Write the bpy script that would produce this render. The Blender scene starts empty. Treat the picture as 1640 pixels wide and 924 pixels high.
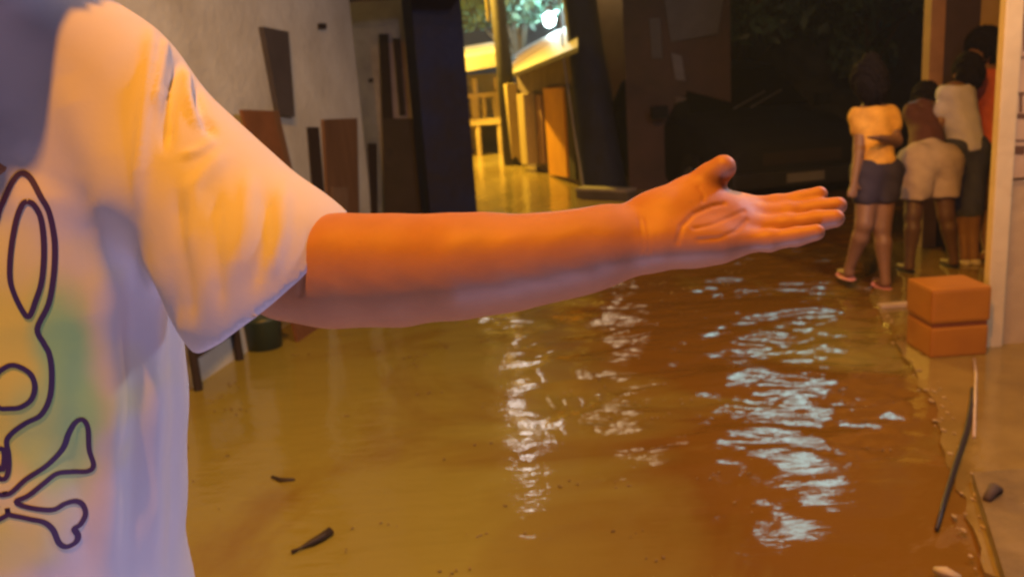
import bpy, bmesh, math, random
import numpy as np
from mathutils import Vector, Matrix
from mathutils.bvhtree import BVHTree
random.seed(7); rng = np.random.default_rng(7)
S = bpy.context.scene
COL = S.collection
# ------------------------------------------------------------------ camera
FOC = 1400.0; CH = 1.35; PITCH = math.radians(13.4); ROLL = math.radians(4.0)
_R0 = np.array([1, 0, 0.]); _U0 = np.array([0, math.sin(PITCH), math.cos(PITCH)])
F_ = np.array([0, math.cos(PITCH), -math.sin(PITCH)])
R_ = math.cos(ROLL) * _R0 - math.sin(ROLL) * _U0
U_ = math.sin(ROLL) * _R0 + math.cos(ROLL) * _U0
CAM = np.array([0, 0, CH])
cd = bpy.data.cameras.new('camera'); cam = bpy.data.objects.new('camera', cd); COL.objects.link(cam)
cd.lens = 36 * FOC / 1640; cd.sensor_width = 36; cd.clip_start = 0.02; cd.clip_end = 500
cam.matrix_world = Matrix(((R_[0], U_[0], -F_[0], 0), (R_[1], U_[1], -F_[1], 0), (R_[2], U_[2], -F_[2], CH), (0, 0, 0, 1)))
cd.dof.use_dof = True; cd.dof.focus_distance = 0.95; cd.dof.aperture_fstop = 7.0
S.camera = cam


def ray(x, y): return F_ + R_ * (x - 820) / FOC - U_ * (y - 462) / FOC
def P(x, y, d): return CAM + ray(x, y) * d
def G(x, y, z=0.):
    v = ray(x, y); return CAM + v * (z - CH) / v[2]
def dep(p): return float((np.array(p) - CAM) @ F_)
def onplane(x, y, p0, n):
    v = ray(x, y); n = np.array(n, float); return CAM + v * float(((np.array(p0) - CAM) @ n) / (v @ n))


# ------------------------------------------------------------------ world, lamps, exposure
S.render.engine = 'CYCLES'
S.view_settings.view_transform = 'Standard'; S.view_settings.look = 'None'
S.view_settings.exposure = 0.0; S.view_settings.gamma = 1.0
S.cycles.use_denoising = True
S.cycles.max_bounces = 6
S.cycles.filter_width = 2.4
W = bpy.data.worlds.new('World'); S.world = W; W.use_nodes = True
bg = W.node_tree.nodes['Background']; bg.inputs[0].default_value = (0.22, 0.27, 0.42, 1); bg.inputs[1].default_value = 0.06


def lamp(name, loc, power, col, radius=0.05, target=None, cone=None, blend=0.5):
    l = bpy.data.lights.new(name, 'SPOT' if cone else 'POINT'); l.energy = power; l.color = col; l.shadow_soft_size = radius
    o = bpy.data.objects.new(name, l); COL.objects.link(o); o.location = loc
    if cone:
        l.spot_size = math.radians(cone); l.spot_blend = blend
        d = Vector(target) - Vector(loc); o.rotation_euler = d.to_track_quat('-Z', 'Y').to_euler()
    return o


SOD = (1.0, 0.345, 0.015)
SOD_LOC = (-0.54, 0.12, 4.4)
WATER_FILL_LOC = (0.2, 2.5, 4.5)
TEAL_LOC = (5.2, 16.0, 6.0)
CYAN_LOC = tuple(P(880, 32, 19.5))
ALLEY_LOC = (-1.35, 15.2, 4.0)
TUBE_LOC = (2.1, 1.75, 2.6)
GLINT_LOC = (0.05, 14.4, 4.35)
PAVEMENT_FILL_LOC = (1.85, 3.05, 2.75)
lamp('street_lamp_light', SOD_LOC, 700, SOD, 0.05, (0.2, 2.0, 0), 116, 0.6)
lamp('water_fill_light', WATER_FILL_LOC, 330, (1.0, 0.45, 0.04), 0.3, (0.5, 3.6, 0), 104, 0.8)  # unseen lamp added to brighten the water
lamp('cool_fill_light', (0.10, 0.05, 0.30), 23.0, (0.60, 0.55, 1.0), 0.06)  # unseen cool fill, added low for the lower shirt and arm underside
lamp('white_lamp_light', TEAL_LOC, 160, (0.50, 0.93, 0.95), 0.85)
lamp('porch_lamp_light', CYAN_LOC, 950, (0.6, 0.95, 1.0), 0.2)
lamp('alley_lamp_light', ALLEY_LOC, 3000, (1.0, 0.58, 0.06), 0.08)
lamp('tube_light', TUBE_LOC, 105, (0.60, 0.68, 1.0), 0.12)
lamp('far_lamp_light', GLINT_LOC, 22, (1.0, .93, .9), 0.16)
lamp('pavement_fill_light', PAVEMENT_FILL_LOC, 85, (1.0, 0.58, 0.28), 0.05)  # unseen warm fill, added for the people and the cream house

# ------------------------------------------------------------------ materials
MATS = {}


def mat(name, col, rough=0.7, col2=None, scale=4.0, bump=0.0, bscale=40.0, spec=0.5, emit=None, estr=0, metal=0.0, stretch=(1, 1, 1), detail=6, sss=0):
    if name in MATS: return MATS[name]
    m = bpy.data.materials.new(name); m.use_nodes = True; nt = m.node_tree; N = nt.nodes; L = nt.links
    b = N['Principled BSDF']; b.inputs['Roughness'].default_value = rough; b.inputs['Metallic'].default_value = metal
    b.inputs['Specular IOR Level'].default_value = spec
    c4 = (*col, 1)
    b.inputs['Base Color'].default_value = c4
    tc = N.new('ShaderNodeTexCoord'); mp = N.new('ShaderNodeMapping'); L.new(tc.outputs['Object'], mp.inputs[0]); mp.inputs['Scale'].default_value = stretch
    if col2 is None: col2 = tuple(c * 0.72 for c in col)
    n1 = N.new('ShaderNodeTexNoise'); n1.inputs['Scale'].default_value = scale; n1.inputs['Detail'].default_value = detail; n1.inputs['Roughness'].default_value = 0.65
    L.new(mp.outputs[0], n1.inputs['Vector'])
    rp = N.new('ShaderNodeValToRGB'); rp.color_ramp.elements[0].position = 0.35; rp.color_ramp.elements[1].position = 0.65
    rp.color_ramp.elements[0].color = (*col2, 1); rp.color_ramp.elements[1].color = c4
    L.new(n1.outputs['Fac'], rp.inputs[0]); L.new(rp.outputs[0], b.inputs['Base Color'])
    if bump:
        n2 = N.new('ShaderNodeTexNoise'); n2.inputs['Scale'].default_value = bscale; n2.inputs['Detail'].default_value = 5
        L.new(mp.outputs[0], n2.inputs['Vector'])
        bp = N.new('ShaderNodeBump'); bp.inputs['Strength'].default_value = bump; bp.inputs['Distance'].default_value = 0.02
        L.new(n2.outputs['Fac'], bp.inputs['Height']); L.new(bp.outputs[0], b.inputs['Normal'])
    if emit:
        b.inputs['Emission Color'].default_value = (*emit, 1); b.inputs['Emission Strength'].default_value = estr
    if sss:
        b.inputs['Subsurface Weight'].default_value = sss; b.inputs['Subsurface Radius'].default_value = (1, .35, .2); b.inputs['Subsurface Scale'].default_value = 0.006
    MATS[name] = m
    return m


# ------------------------------------------------------------------ object helpers
def link(name, me, m=None, parent=None, smooth=False):
    o = bpy.data.objects.new(name, me); COL.objects.link(o)
    if m: me.materials.append(m)
    if smooth: me.polygons.foreach_set('use_smooth', [True] * len(me.polygons))
    if parent:
        o.parent = parent; o.matrix_parent_inverse = parent_inv(parent)
    return o


def parent_inv(p):
    M = Matrix.Identity(4); q = p
    while q is not None:
        M = q.matrix_basis.inverted() if q.parent is None else M
        q = q.parent
    return M if p.parent is None else Matrix.Identity(4)


def tag(o, label=None, cat=None, group=None, kind=None):
    if label: o['label'] = label
    if cat: o['category'] = cat
    if group: o['group'] = group
    if kind: o['kind'] = kind
    return o


def thing(name, label, cat, loc=(0, 0, 0), group=None):
    o = bpy.data.objects.new(name, None); COL.objects.link(o); o.location = tuple(float(v) for v in loc); o.empty_display_size = 0.1
    o.matrix_basis = Matrix.Translation(Vector(o.location))
    return tag(o, label, cat, group)


class MB:
    """collects shapes in world coordinates, then links them as ONE mesh object"""
    def __init__(s): s.bm = bmesh.new()

    def box(s, lo, hi, rotz=0, pivot=None, bev=0.0):
        lo = np.array(lo, float); hi = np.array(hi, float); c = (lo + hi) / 2; d = hi - lo
        r = bmesh.ops.create_cube(s.bm, size=1, matrix=Matrix.Translation(Vector(c)) @ Matrix.Diagonal((*d, 1)))
        if bev:
            es = list({e for v in r['verts'] for e in v.link_edges})
            rr = bmesh.ops.bevel(s.bm, geom=es, offset=bev, segments=2, affect='EDGES', profile=0.7)
            vs = list({v for f in rr['faces'] for v in f.verts} | {v for v in r['verts'] if v.is_valid})
        else: vs = r['verts']
        if rotz:
            pv = Vector(pivot if pivot is not None else c)
            bmesh.ops.rotate(s.bm, verts=vs, cent=pv, matrix=Matrix.Rotation(rotz, 3, 'Z'))
        return s

    def slab(s, a, b, t, z0, z1, side=0.0, bev=0.0):
        """upright box along ground line a->b, thickness t, shifted sideways by side"""
        a = np.array(a[:2], float); b = np.array(b[:2], float); L = np.linalg.norm(b - a); an = math.atan2(b[1] - a[1], b[0] - a[0])
        return s.box((a[0], a[1] - t / 2 + side, z0), (a[0] + L, a[1] + t / 2 + side, z1), an, (a[0], a[1], 0), bev)

    def tube(s, pts, rad, seg=10, caps=True):
        pts = [Vector(tuple(float(c) for c in p)) for p in pts]; n = len(pts)
        if not hasattr(rad, '__len__'): rad = [rad] * n
        rings = []; up = None
        for i, p in enumerate(pts):
            t = (pts[min(i + 1, n - 1)] - pts[max(i - 1, 0)]).normalized()
            if up is None: up = t.orthogonal().normalized()
            up = (up - t * up.dot(t)).normalized(); w = t.cross(up)
            rings.append([s.bm.verts.new(p + (up * math.cos(2 * math.pi * k / seg) + w * math.sin(2 * math.pi * k / seg)) * rad[i]) for k in range(seg)])
        for i in range(n - 1):
            for k in range(seg):
                s.bm.faces.new((rings[i][k], rings[i][(k + 1) % seg], rings[i + 1][(k + 1) % seg], rings[i + 1][k]))
        if caps:
            s.bm.faces.new(rings[0][::-1]); s.bm.faces.new(rings[-1])
        return s

    def poly(s, pts, th=None):
        vs = [s.bm.verts.new(Vector(tuple(float(c) for c in p))) for p in pts]
        f = s.bm.faces.new(vs)
        if th is not None:
            r = bmesh.ops.extrude_face_region(s.bm, geom=[f])
            bmesh.ops.translate(s.bm, verts=[v for v in r['geom'] if isinstance(v, bmesh.types.BMVert)], vec=Vector(th))
        return s

    def ball(s, c, r, seg=16, sc=(1, 1, 1)):
        bmesh.ops.create_uvsphere(s.bm, u_segments=seg, v_segments=seg // 2 + 2, radius=r, matrix=Matrix.Translation(Vector(tuple(float(v) for v in c))) @ Matrix.Diagonal((*sc, 1)))
        return s

    def build(s, name, m, parent=None, smooth=False, rough=0.0):
        bmesh.ops.recalc_face_normals(s.bm, faces=s.bm.faces)
        if rough:
            for v in s.bm.verts: v.co += Vector(rng.normal(0, rough, 3))
        me = bpy.data.meshes.new(name); s.bm.to_mesh(me); s.bm.free()
        return link(name, me, m, parent, smooth)


# ------------------------------------------------------------------ implicit surfaces (bodies, clothes)
class Field:
    def __init__(s, lo, hi, h):
        s.h = h; s.lo = np.array(lo, np.float32)
        s.ax = [np.arange(lo[i], hi[i] + h, h, dtype=np.float32) for i in range(3)]
        s.D = np.full([len(a) for a in s.ax], 0.08, np.float32)

    def _sl(s, lo, hi, pad):
        out = []
        for i in range(3):
            a = max(0, int((lo[i] - pad - s.lo[i]) / s.h)); b = min(len(s.ax[i]), int((hi[i] + pad - s.lo[i]) / s.h) + 2)
            if a >= b: return None
            out.append(slice(a, b))
        return tuple(out)

    def _grid(s, sl): return s.ax[0][sl[0]][:, None, None], s.ax[1][sl[1]][None, :, None], s.ax[2][sl[2]][None, None, :]

    def _put(s, sl, d, k, sub=False):
        o = s.D[sl]
        if sub:
            hh = np.clip(0.5 - 0.5 * (o + d) / k, 0, 1); s.D[sl] = o * (1 - hh) - d * hh + k * hh * (1 - hh); return
        if k <= 0: s.D[sl] = np.minimum(o, d)
        else:
            hh = np.clip(0.5 + 0.5 * (o - d) / k, 0, 1); s.D[sl] = o * (1 - hh) + d * hh - k * hh * (1 - hh)

    def cone(s, a, b, r1, r2, k=0.01, sub=False, flat=None):
        a = np.array(a, np.float32); b = np.array(b, np.float32); R = max(r1, r2)
        sl = s._sl(np.minimum(a, b) - R, np.maximum(a, b) + R, max(k, 0) + 0.03)
        if sl is None: return s
        X, Y, Z = s._grid(sl); v = b - a; L2 = max(float(v @ v), 1e-9)
        t = np.clip(((X - a[0]) * v[0] + (Y - a[1]) * v[1] + (Z - a[2]) * v[2]) / L2, 0, 1)
        dx = X - a[0] - t * v[0]; dy = Y - a[1] - t * v[1]; dz = Z - a[2] - t * v[2]
        if flat is not None:   # flat=(axis, factor): thinner along an axis
            n = np.array(flat[0], np.float32); n /= np.linalg.norm(n); q = dx * n[0] + dy * n[1] + dz * n[2]; e = 1 / flat[1] - 1
            dx = dx + q * n[0] * e; dy = dy + q * n[1] * e; dz = dz + q * n[2] * e
        s._put(sl, np.sqrt(dx * dx + dy * dy + dz * dz) - (r1 + (r2 - r1) * t), k, sub); return s

    def ell(s, c, r, k=0.01, sub=False, rot=0.0):
        c = np.array(c, np.float32); r = np.array(r, np.float32); R = np.full(3, r.max())
        sl = s._sl(c - R, c + R, max(k, 0) + 0.03)
        if sl is None: return s
        X, Y, Z = s._grid(sl); X = X - c[0]; Y = Y - c[1]; Z = Z - c[2]
        if rot:
            cr, sr = math.cos(rot), math.sin(rot); X, Y = X * cr + Y * sr, -X * sr + Y * cr
        k0 = np.sqrt((X / r[0])**2 + (Y / r[1])**2 + (Z / r[2])**2) + 1e-6
        k1 = np.sqrt((X / r[0]**2)**2 + (Y / r[1]**2)**2 + (Z / r[2]**2)**2) + 1e-6
        s._put(sl, (k0 * (k0 - 1) / k1).astype(np.float32), k, sub); return s

    def column(s, zs, cx, cy, a, b, k=0.01):
        """upright elliptic column with profile over z"""
        zmin, zmax = zs[0], zs[-1]; R = max(max(a), max(b))
        sl = s._sl((min(cx) - R, min(cy) - R, zmin), (max(cx) + R, max(cy) + R, zmax), k + 0.03)
        X, Y, Z = s._grid(sl); A = np.interp(Z, zs, a); B = np.interp(Z, zs, b); CX = np.interp(Z, zs, cx); CY = np.interp(Z, zs, cy)
        q = np.sqrt(((X - CX) / A)**2 + ((Y - CY) / B)**2)
        d = (q - 1) * np.minimum(A, B)
        d = np.maximum(d, np.maximum(zmin - Z, Z - zmax))
        s._put(sl, d.astype(np.float32), k); return s

    def cut(s, p, n):
        """keep the side where (x-p).n < 0"""
        X, Y, Z = s._grid((slice(None),) * 3); s.D = np.maximum(s.D, ((X - p[0]) * n[0] + (Y - p[1]) * n[1] + (Z - p[2]) * n[2]).astype(np.float32)); return s

    def mesh(s):
        D = s.D; D[0] = D[-1] = 0.05; D[:, 0] = D[:, -1] = 0.05; D[:, :, 0] = D[:, :, -1] = 0.05
        ins = D < 0; nx, ny, nz = D.shape
        c = np.zeros((nx - 1, ny - 1, nz - 1), np.int8)
        for i in (0, 1):
            for j in (0, 1):
                for k in (0, 1): c += ins[i:nx - 1 + i, j:ny - 1 + j, k:nz - 1 + k]
        act = np.argwhere((c > 0) & (c < 8)); idx = -np.ones(c.shape, np.int32); idx[tuple(act.T)] = np.arange(len(act))
        acc = np.zeros((len(act), 3)); cnt = np.zeros(len(act))
        corners = [(i, j, k) for i in (0, 1) for j in (0, 1) for k in (0, 1)]
        for ca in corners:
            for ax in range(3):
                if ca[ax]: continue
                cb = list(ca); cb[ax] = 1
                va = D[act[:, 0] + ca[0], act[:, 1] + ca[1], act[:, 2] + ca[2]]; vb = D[act[:, 0] + cb[0], act[:, 1] + cb[1], act[:, 2] + cb[2]]
                m = (va < 0) != (vb < 0); t = np.where(m, va / np.where(m, va - vb, 1), 0)
                p = np.array(ca, float)[None].repeat(len(act), 0); p[:, ax] += t
                acc[m] += p[m]; cnt[m] += 1
        V = (act + acc / cnt[:, None]) * s.h + s.lo
        Q = []
        for ax in range(3):
            sa = [slice(1, -1)] * 3; sa[ax] = slice(0, -1); sb = [slice(1, -1)] * 3; sb[ax] = slice(1, None)
            A = ins[tuple(sa)]; B = ins[tuple(sb)]
            for flip in (False, True):
                e = np.argwhere((A & ~B) if not flip else (~A & B))
                off = np.ones(3, int); off[ax] = 0; e = e + off
                u, w = (ax + 1) % 3, (ax + 2) % 3
                q = []
                for du, dw in ((-1, -1), (0, -1), (0, 0), (-1, 0)):
                    g = e.copy(); g[:, u] += du; g[:, w] += dw; q.append(idx[g[:, 0], g[:, 1], g[:, 2]])
                q = np.stack(q, 1)
                Q.append(q if not flip else q[:, ::-1])
        return V, np.concatenate(Q)


def vq(name, parts, m, parent=None):
    V = []; Q = []; o = 0
    for v, q in parts: V.append(v); Q.append(q + o); o += len(v)
    V = np.concatenate(V); Q = np.concatenate(Q)
    me = bpy.data.meshes.new(name); me.vertices.add(len(V)); me.vertices.foreach_set('co', V.ravel().astype(np.float32))
    me.loops.add(len(Q) * 4); me.loops.foreach_set('vertex_index', Q.ravel().astype(np.int32))
    me.polygons.add(len(Q)); me.polygons.foreach_set('loop_start', np.arange(0, len(Q) * 4, 4, dtype=np.int32))
    me.update(calc_edges=True); me.validate()
    return link(name, me, m, parent, True)


def smooth_v(V, Q, n=2, lam=0.5):
    for _ in range(n):
        acc = np.zeros_like(V); cnt = np.zeros(len(V))
        for a, b in ((0, 1), (1, 2), (2, 3), (3, 0)):
            np.add.at(acc, Q[:, a], V[Q[:, b]]); np.add.at(acc, Q[:, b], V[Q[:, a]]); np.add.at(cnt, Q[:, a], 1); np.add.at(cnt, Q[:, b], 1)
        V = V + lam * (acc / np.maximum(cnt, 1)[:, None] - V)
    return V


def normals(V, Q):
    n = np.cross(V[Q[:, 2]] - V[Q[:, 0]], V[Q[:, 3]] - V[Q[:, 1]]); N = np.zeros_like(V)
    for i in range(4): np.add.at(N, Q[:, i], n)
    return N / (np.linalg.norm(N, axis=1, keepdims=True) + 1e-12)


# ================================================================== WATER, GROUND
water_m = bpy.data.materials.new('muddy_water'); water_m.use_nodes = True
nt = water_m.node_tree; N = nt.nodes; L = nt.links; b = N['Principled BSDF']
b.inputs['Roughness'].default_value = 0.07; b.inputs['IOR'].default_value = 1.36; b.inputs['Specular IOR Level'].default_value = 0.62
tc = N.new('ShaderNodeTexCoord')
n1 = N.new('ShaderNodeTexNoise'); n1.inputs['Scale'].default_value = 0.8; n1.inputs['Detail'].default_value = 5; n1.inputs['Roughness'].default_value = .6; n1.inputs['Distortion'].default_value = .8; L.new(tc.outputs['Object'], n1.inputs['Vector'])
rp = N.new('ShaderNodeValToRGB'); e = rp.color_ramp.elements; e[0].position = .36; e[1].position = .66
e[0].color = (0.15, 0.074, 0.008, 1); e[1].color = (0.24, 0.22, 0.045, 1)
sx = N.new('ShaderNodeSeparateXYZ'); L.new(tc.outputs['Object'], sx.inputs[0])
mr = N.new('ShaderNodeMapRange'); mr.inputs[1].default_value = 0.8; mr.inputs[2].default_value = -0.3; mr.inputs[3].default_value = -0.16; mr.inputs[4].default_value = 0.16  # yellower lamplight on the left is put into the water colour here
L.new(sx.outputs[0], mr.inputs[0]); ad = N.new('ShaderNodeMath'); L.new(n1.outputs['Fac'], ad.inputs[0]); L.new(mr.outputs[0], ad.inputs[1])
L.new(ad.outputs[0], rp.inputs[0]); L.new(rp.outputs[0], b.inputs['Base Color'])
mp = N.new('ShaderNodeMapping'); mp.inputs['Scale'].default_value = (5, 13, 5); L.new(tc.outputs['Object'], mp.inputs[0])
n2 = N.new('ShaderNodeTexNoise'); n2.inputs['Scale'].default_value = 1.6; n2.inputs['Detail'].default_value = 3; L.new(mp.outputs[0], n2.inputs['Vector'])
bp = N.new('ShaderNodeBump'); bp.inputs['Strength'].default_value = 0.6; bp.inputs['Distance'].default_value = 0.006
L.new(n2.outputs['Fac'], bp.inputs['Height']); L.new(bp.outputs[0], b.inputs['Normal'])


def smooth01(a, b_, x): t = np.clip((x - a) / (b_ - a), 0, 1); return t * t * (3 - 2 * t)


def wave_sheet():
    xs = np.concatenate([[-60, -25, -8], np.arange(-3.4, 5.2, 0.022), [8, 25, 60]])
    y = 0.9; ys = [-25, -8, -2, 0, .5]
    while y < 16: ys.append(y); y += 0.012 + 0.0022 * y
    ys = np.array(ys + [18, 25, 45, 90])
    X, Y = np.meshgrid(xs, ys, indexing='ij'); Z = np.zeros_like(X); r = np.random.default_rng(3)
    wx = 0.12 * np.sin(1.3 * Y + 0.7) + 0.08 * np.sin(2.1 * X - Y)
    for i in range(46):
        lam = 0.07 * (1.075 ** i); th = math.radians(90 + r.normal(0, 26)); k = 2 * math.pi / lam
        a = 0.0042 * lam ** 0.95 * (1 if lam < .9 else .5); ph = r.uniform(0, 6.28)
        env = 0.6 + 0.4 * np.sin(X * r.uniform(.5, 2) + r.uniform(0, 6)) * np.sin(Y * r.uniform(.5, 1.5) + r.uniform(0, 6))
        Z += a * env * np.sin(k * (math.cos(th) * (X + wx) + math.sin(th) * (Y + wx)) + ph)
    # the right-hand current is choppier than the calm pool at the lower left
    amp = 0.22 + 1.2 * smooth01(0.1, 0.9, X + 0.10 * (Y - 2.2)) * (0.55 + 0.45 * smooth01(1.8, 3.0, Y)) + .15 * smooth01(4, 8, Y)
    # wake: a curved crest drifting down the middle
    pts = [G(770, 505), G(835, 545), G(885, 585), G(925, 640), G(925, 690)]
    best = np.full(X.shape, 9.)
    for a_, b_ in zip(pts[:-1], pts[1:]):
        v = (b_ - a_)[:2]; t = np.clip(((X - a_[0]) * v[0] + (Y - a_[1]) * v[1]) / (v @ v), 0, 1)
        best = np.minimum(best, np.hypot(X - a_[0] - t * v[0], Y - a_[1] - t * v[1]))
    wk = np.exp(-(best / 0.075)**2)
    Z = Z * (amp + 2.6 * wk) + 0.006 * wk
    edge = smooth01(-3.4, -3.0, X) * smooth01(5.1, 4.7, X) * smooth01(.5, 1.0, Y) * smooth01(18, 14, Y)
    Z *= edge; Z = np.clip(Z, -.03, .009)
    nx, ny = X.shape; V = np.stack([X.ravel(), Y.ravel(), Z.ravel()], 1)
    I = np.arange(nx * ny).reshape(nx, ny); Q = np.stack([I[:-1, :-1].ravel(), I[1:, :-1].ravel(), I[1:, 1:].ravel(), I[:-1, 1:].ravel()], 1)
    return V, Q


o = vq('flood_water', [wave_sheet()], water_m); tag(o, 'brown flood water covering the street, rippled', kind='structure')
o = MB().poly([(-80, -30, -.16), (80, -30, -.16), (80, 120, -.16), (-80, 120, -.16)]).build('ground', mat('mud', (0.10, 0.07, 0.045), 0.9))
tag(o, kind='structure')

# the alley floor, just out of the water
tag(MB().poly([(-4, G(840, 352)[1], .014), (G(990, 335)[0] + .2, G(990, 335)[1], .014), (6, 12.2, .014), (6, 40, .014), (-6, 40, .014)], (0, 0, -.18)).build('alley_street', mat('alley_floor', (0.42, 0.33, 0.10), 0.14, (0.30, 0.22, 0.06), 1.6, .5, 5, stretch=(1, .4, 1))), kind='structure')
# pavement on the right, awash
wet = mat('wet_concrete', (0.24, 0.16, 0.035), 0.09, (0.16, 0.10, 0.02), 2.2, 0.25, 7, spec=0.6)
e0 = G(1655, 1010); e1 = G(1580, 924); e2 = G(1497, 650); e3 = G(1386, 468)
pv = [e0, e1, G(1538, 790), e2, G(1440, 555), e3]
pave_poly = []
for a_, b_ in zip(pv[:-1], pv[1:]):
    for t in np.linspace(0, 1, 9)[:-1]: p = a_ + (b_ - a_) * t; pave_poly.append((p[0] + rng.normal(0, .012), p[1], 0.016))
pave_poly += [(e3[0] + 0.1, e3[1] + .05, .016), (2.45, 6.2, .016), (6.5, 6.2, .016), (6.5, 1.2, .016)]
tag(MB().poly(pave_poly, (0, 0, -0.17)).build('pavement', wet), kind='structure')
# pale scum along the pavement edge
mb = MB()
for a_, b_ in zip(pv[1:-1], pv[2:]):
    for t in rng.uniform(0, 1, 14):
        p = a_ + (b_ - a_) * t + np.array([rng.normal(.01, .03), rng.normal(0, .03), 0]); r0 = rng.uniform(.004, .016)
        pts = [(p[0] + r0 * rng.uniform(.5, 1) * math.cos(q) * .7, p[1] + r0 * rng.uniform(.5, 1.4) * math.sin(q), .0175) for q in np.linspace(0, 6.28, 8)[:-1]]
        mb.poly(pts, (0, 0, .003))
tag(mb.build('foam_scum', mat('scum', (0.36, 0.25, 0.11), 0.6)), 'pale scum and litter crumbs washed along the pavement edge', kind='stuff')

# ================================================================== LEFT HOUSE
WA = np.array([-2.72, -1.6, 0]); WB = np.array([-1.045, 6.75, 0]); wd = (WB - WA) / np.linalg.norm(WB - WA); wn = np.array([wd[1], -wd[0], 0])
def onW(x, y, off=0.0): return onplane(x, y, WA + wn * off, wn)
plaster = mat('grey_plaster', (0.62, 0.70, 0.72), 0.85, (0.44, 0.48, 0.47), 1.3, 0.4, 18)
h = thing('plastered_house', 'pale grey plastered house wall behind the raised sleeve', 'house', WA)
MB().slab(WA, WB, 0.18, -.16, 3.4, 0.09).build('wall', plaster, h)
MB().slab(WB + wn * -0.02, WB + np.array([-2.6, .5, 0]), 0.18, -.16, 3.4, 0.10).build('wall', plaster, h)
MB().slab(WA - wd * 0, WB + wd * .15, 0.5, 3.4, 3.46, -0.1).build('roof', mat('zinc', (0.25, 0.25, 0.26), .5, metal=.6), h)
# damp stain skirting
def wq(x0, y0, x1, y1, x2, y2, x3, y3, off): return [onW(a, c, off) for a, c in ((x0, y0), (x1, y1), (x2, y2), (x3, y3))]
def wall_panel(name, pxs, th, m, par, off=0.004):
    pts = [onW(x, y, off) for x, y in pxs]
    return MB().poly(pts, wn * th).build(name, m, par)
dark = mat('dark_void', (0.03, 0.022, 0.02), 0.8)
brown = mat('brown_wood', (0.20, 0.12, 0.07), 0.7, (0.12, 0.07, 0.04), 6, .3, 30, stretch=(1, 1, .2))
sh = wall_panel('shutter', [(414, 44), (455, 52), (465, 188), (440, 184)], 0.03, mat('slate_paint', (0.075, 0.075, 0.09), .6), h); tag(sh, 'dark slate shutter hanging askew')
d = wall_panel('door', [(514, 192), (568, 190), (574, 470), (530, 480)], 0.02, brown, h)
wall_panel('lower_panel', [(530, 300), (556, 300), (556, 460), (536, 465)], 0.006, mat('worn_panel', (0.24, 0.17, 0.12), .8), d, 0.0265)
wall_panel('window', [(491, 204), (509, 204), (518, 312), (500, 312)], 0.008, dark, h)
wall_panel('window', [(588, 230), (602, 230), (604, 380), (596, 380)], 0.008, dark, h)
wall_panel('wall_vent', [(509, 38), (521, 38), (521, 47), (509, 47)], 0.01, dark, h)
wall_panel('wall_vent', [(590, 126), (596, 126), (596, 133), (590, 133)], 0.01, dark, h)
# boards leaning by the shoulder
b0 = onW(388, 176, .08); b1 = onW(437, 178, .08)
t_ = thing('leaning_board', 'brown wooden board leaning on the grey wall above the sleeve', 'board', (b0[0], b0[1], 0))
g0 = np.array([b0[0], b0[1], -.1]) + wn * .16; g1 = np.array([b1[0], b1[1], -.1]) + wn * .16
MB().poly([g0, g1, b1, b0], wn * -.02).build('board', mat('orange_board', (0.20, 0.09, 0.04), .7, bump=.3, bscale=30), t_)
c0 = b1 + wd * 0.0; MB().poly([g1 + wn * .002, g1 + wd * .07 + wn * .002, b1 + wd * .07 + wn * .002, b1 + wn * .002], wn * -.03).build('batten', brown, t_)

# bench and bucket by the wall, standing in the water
def legpt(x, y): return G(x, y, 0)
t_ = thing('wooden_bench', 'dark wooden bench with its legs in the water, half hidden below the sleeve', 'bench', legpt(330, 600))
q = [legpt(318, 625), legpt(384, 576)]
ax = (q[1] - q[0]) / np.linalg.norm(q[1] - q[0]); si = np.array([-ax[1], ax[0], 0]) * .2
for base in (q[0], q[1], q[0] + si, q[1] + si):
    MB().tube([base + np.array([0, 0, -.15]), base + np.array([0, 0, .22]) - ax * 0.0, base + np.array([0, 0, .42])], [.024, .022, .02], 8).build('leg', dark, t_)
MB().box((0, 0, .42), (np.linalg.norm(q[1] - q[0]) + .1, .28, .46), 0).build('seat', brown, t_)
o = t_.children[-1]; sm = o.data; an = math.atan2(ax[1], ax[0]); sm.transform(Matrix.Translation(Vector(q[0] - ax * .05 - si * .2)) @ Matrix.Rotation(an, 4, 'Z'))
MB().slab(q[0], q[1], .03, .16, .20).build('stretcher', dark, t_)
pb = G(425, 556)
t_ = thing('plastic_bucket', 'dark green bucket standing in the water by the bench', 'bucket', pb)
MB().tube([pb + [0, 0, -.12], pb + [0, 0, .16], pb + [0, 0, .175]], [.085, .105, .112], 24).build('bucket_body', mat('green_plastic', (0.03, 0.06, 0.045), .4), t_, True)
MB().tube([pb + [-.108, 0, .17], pb + [-.09, -.03, .25], pb + [0, -.045, .285], pb + [.09, -.03, .25], pb + [.108, 0, .17]], .005, 8).build('handle', mat('wire', (.3, .3, .3), .4, metal=.8), t_)

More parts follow.
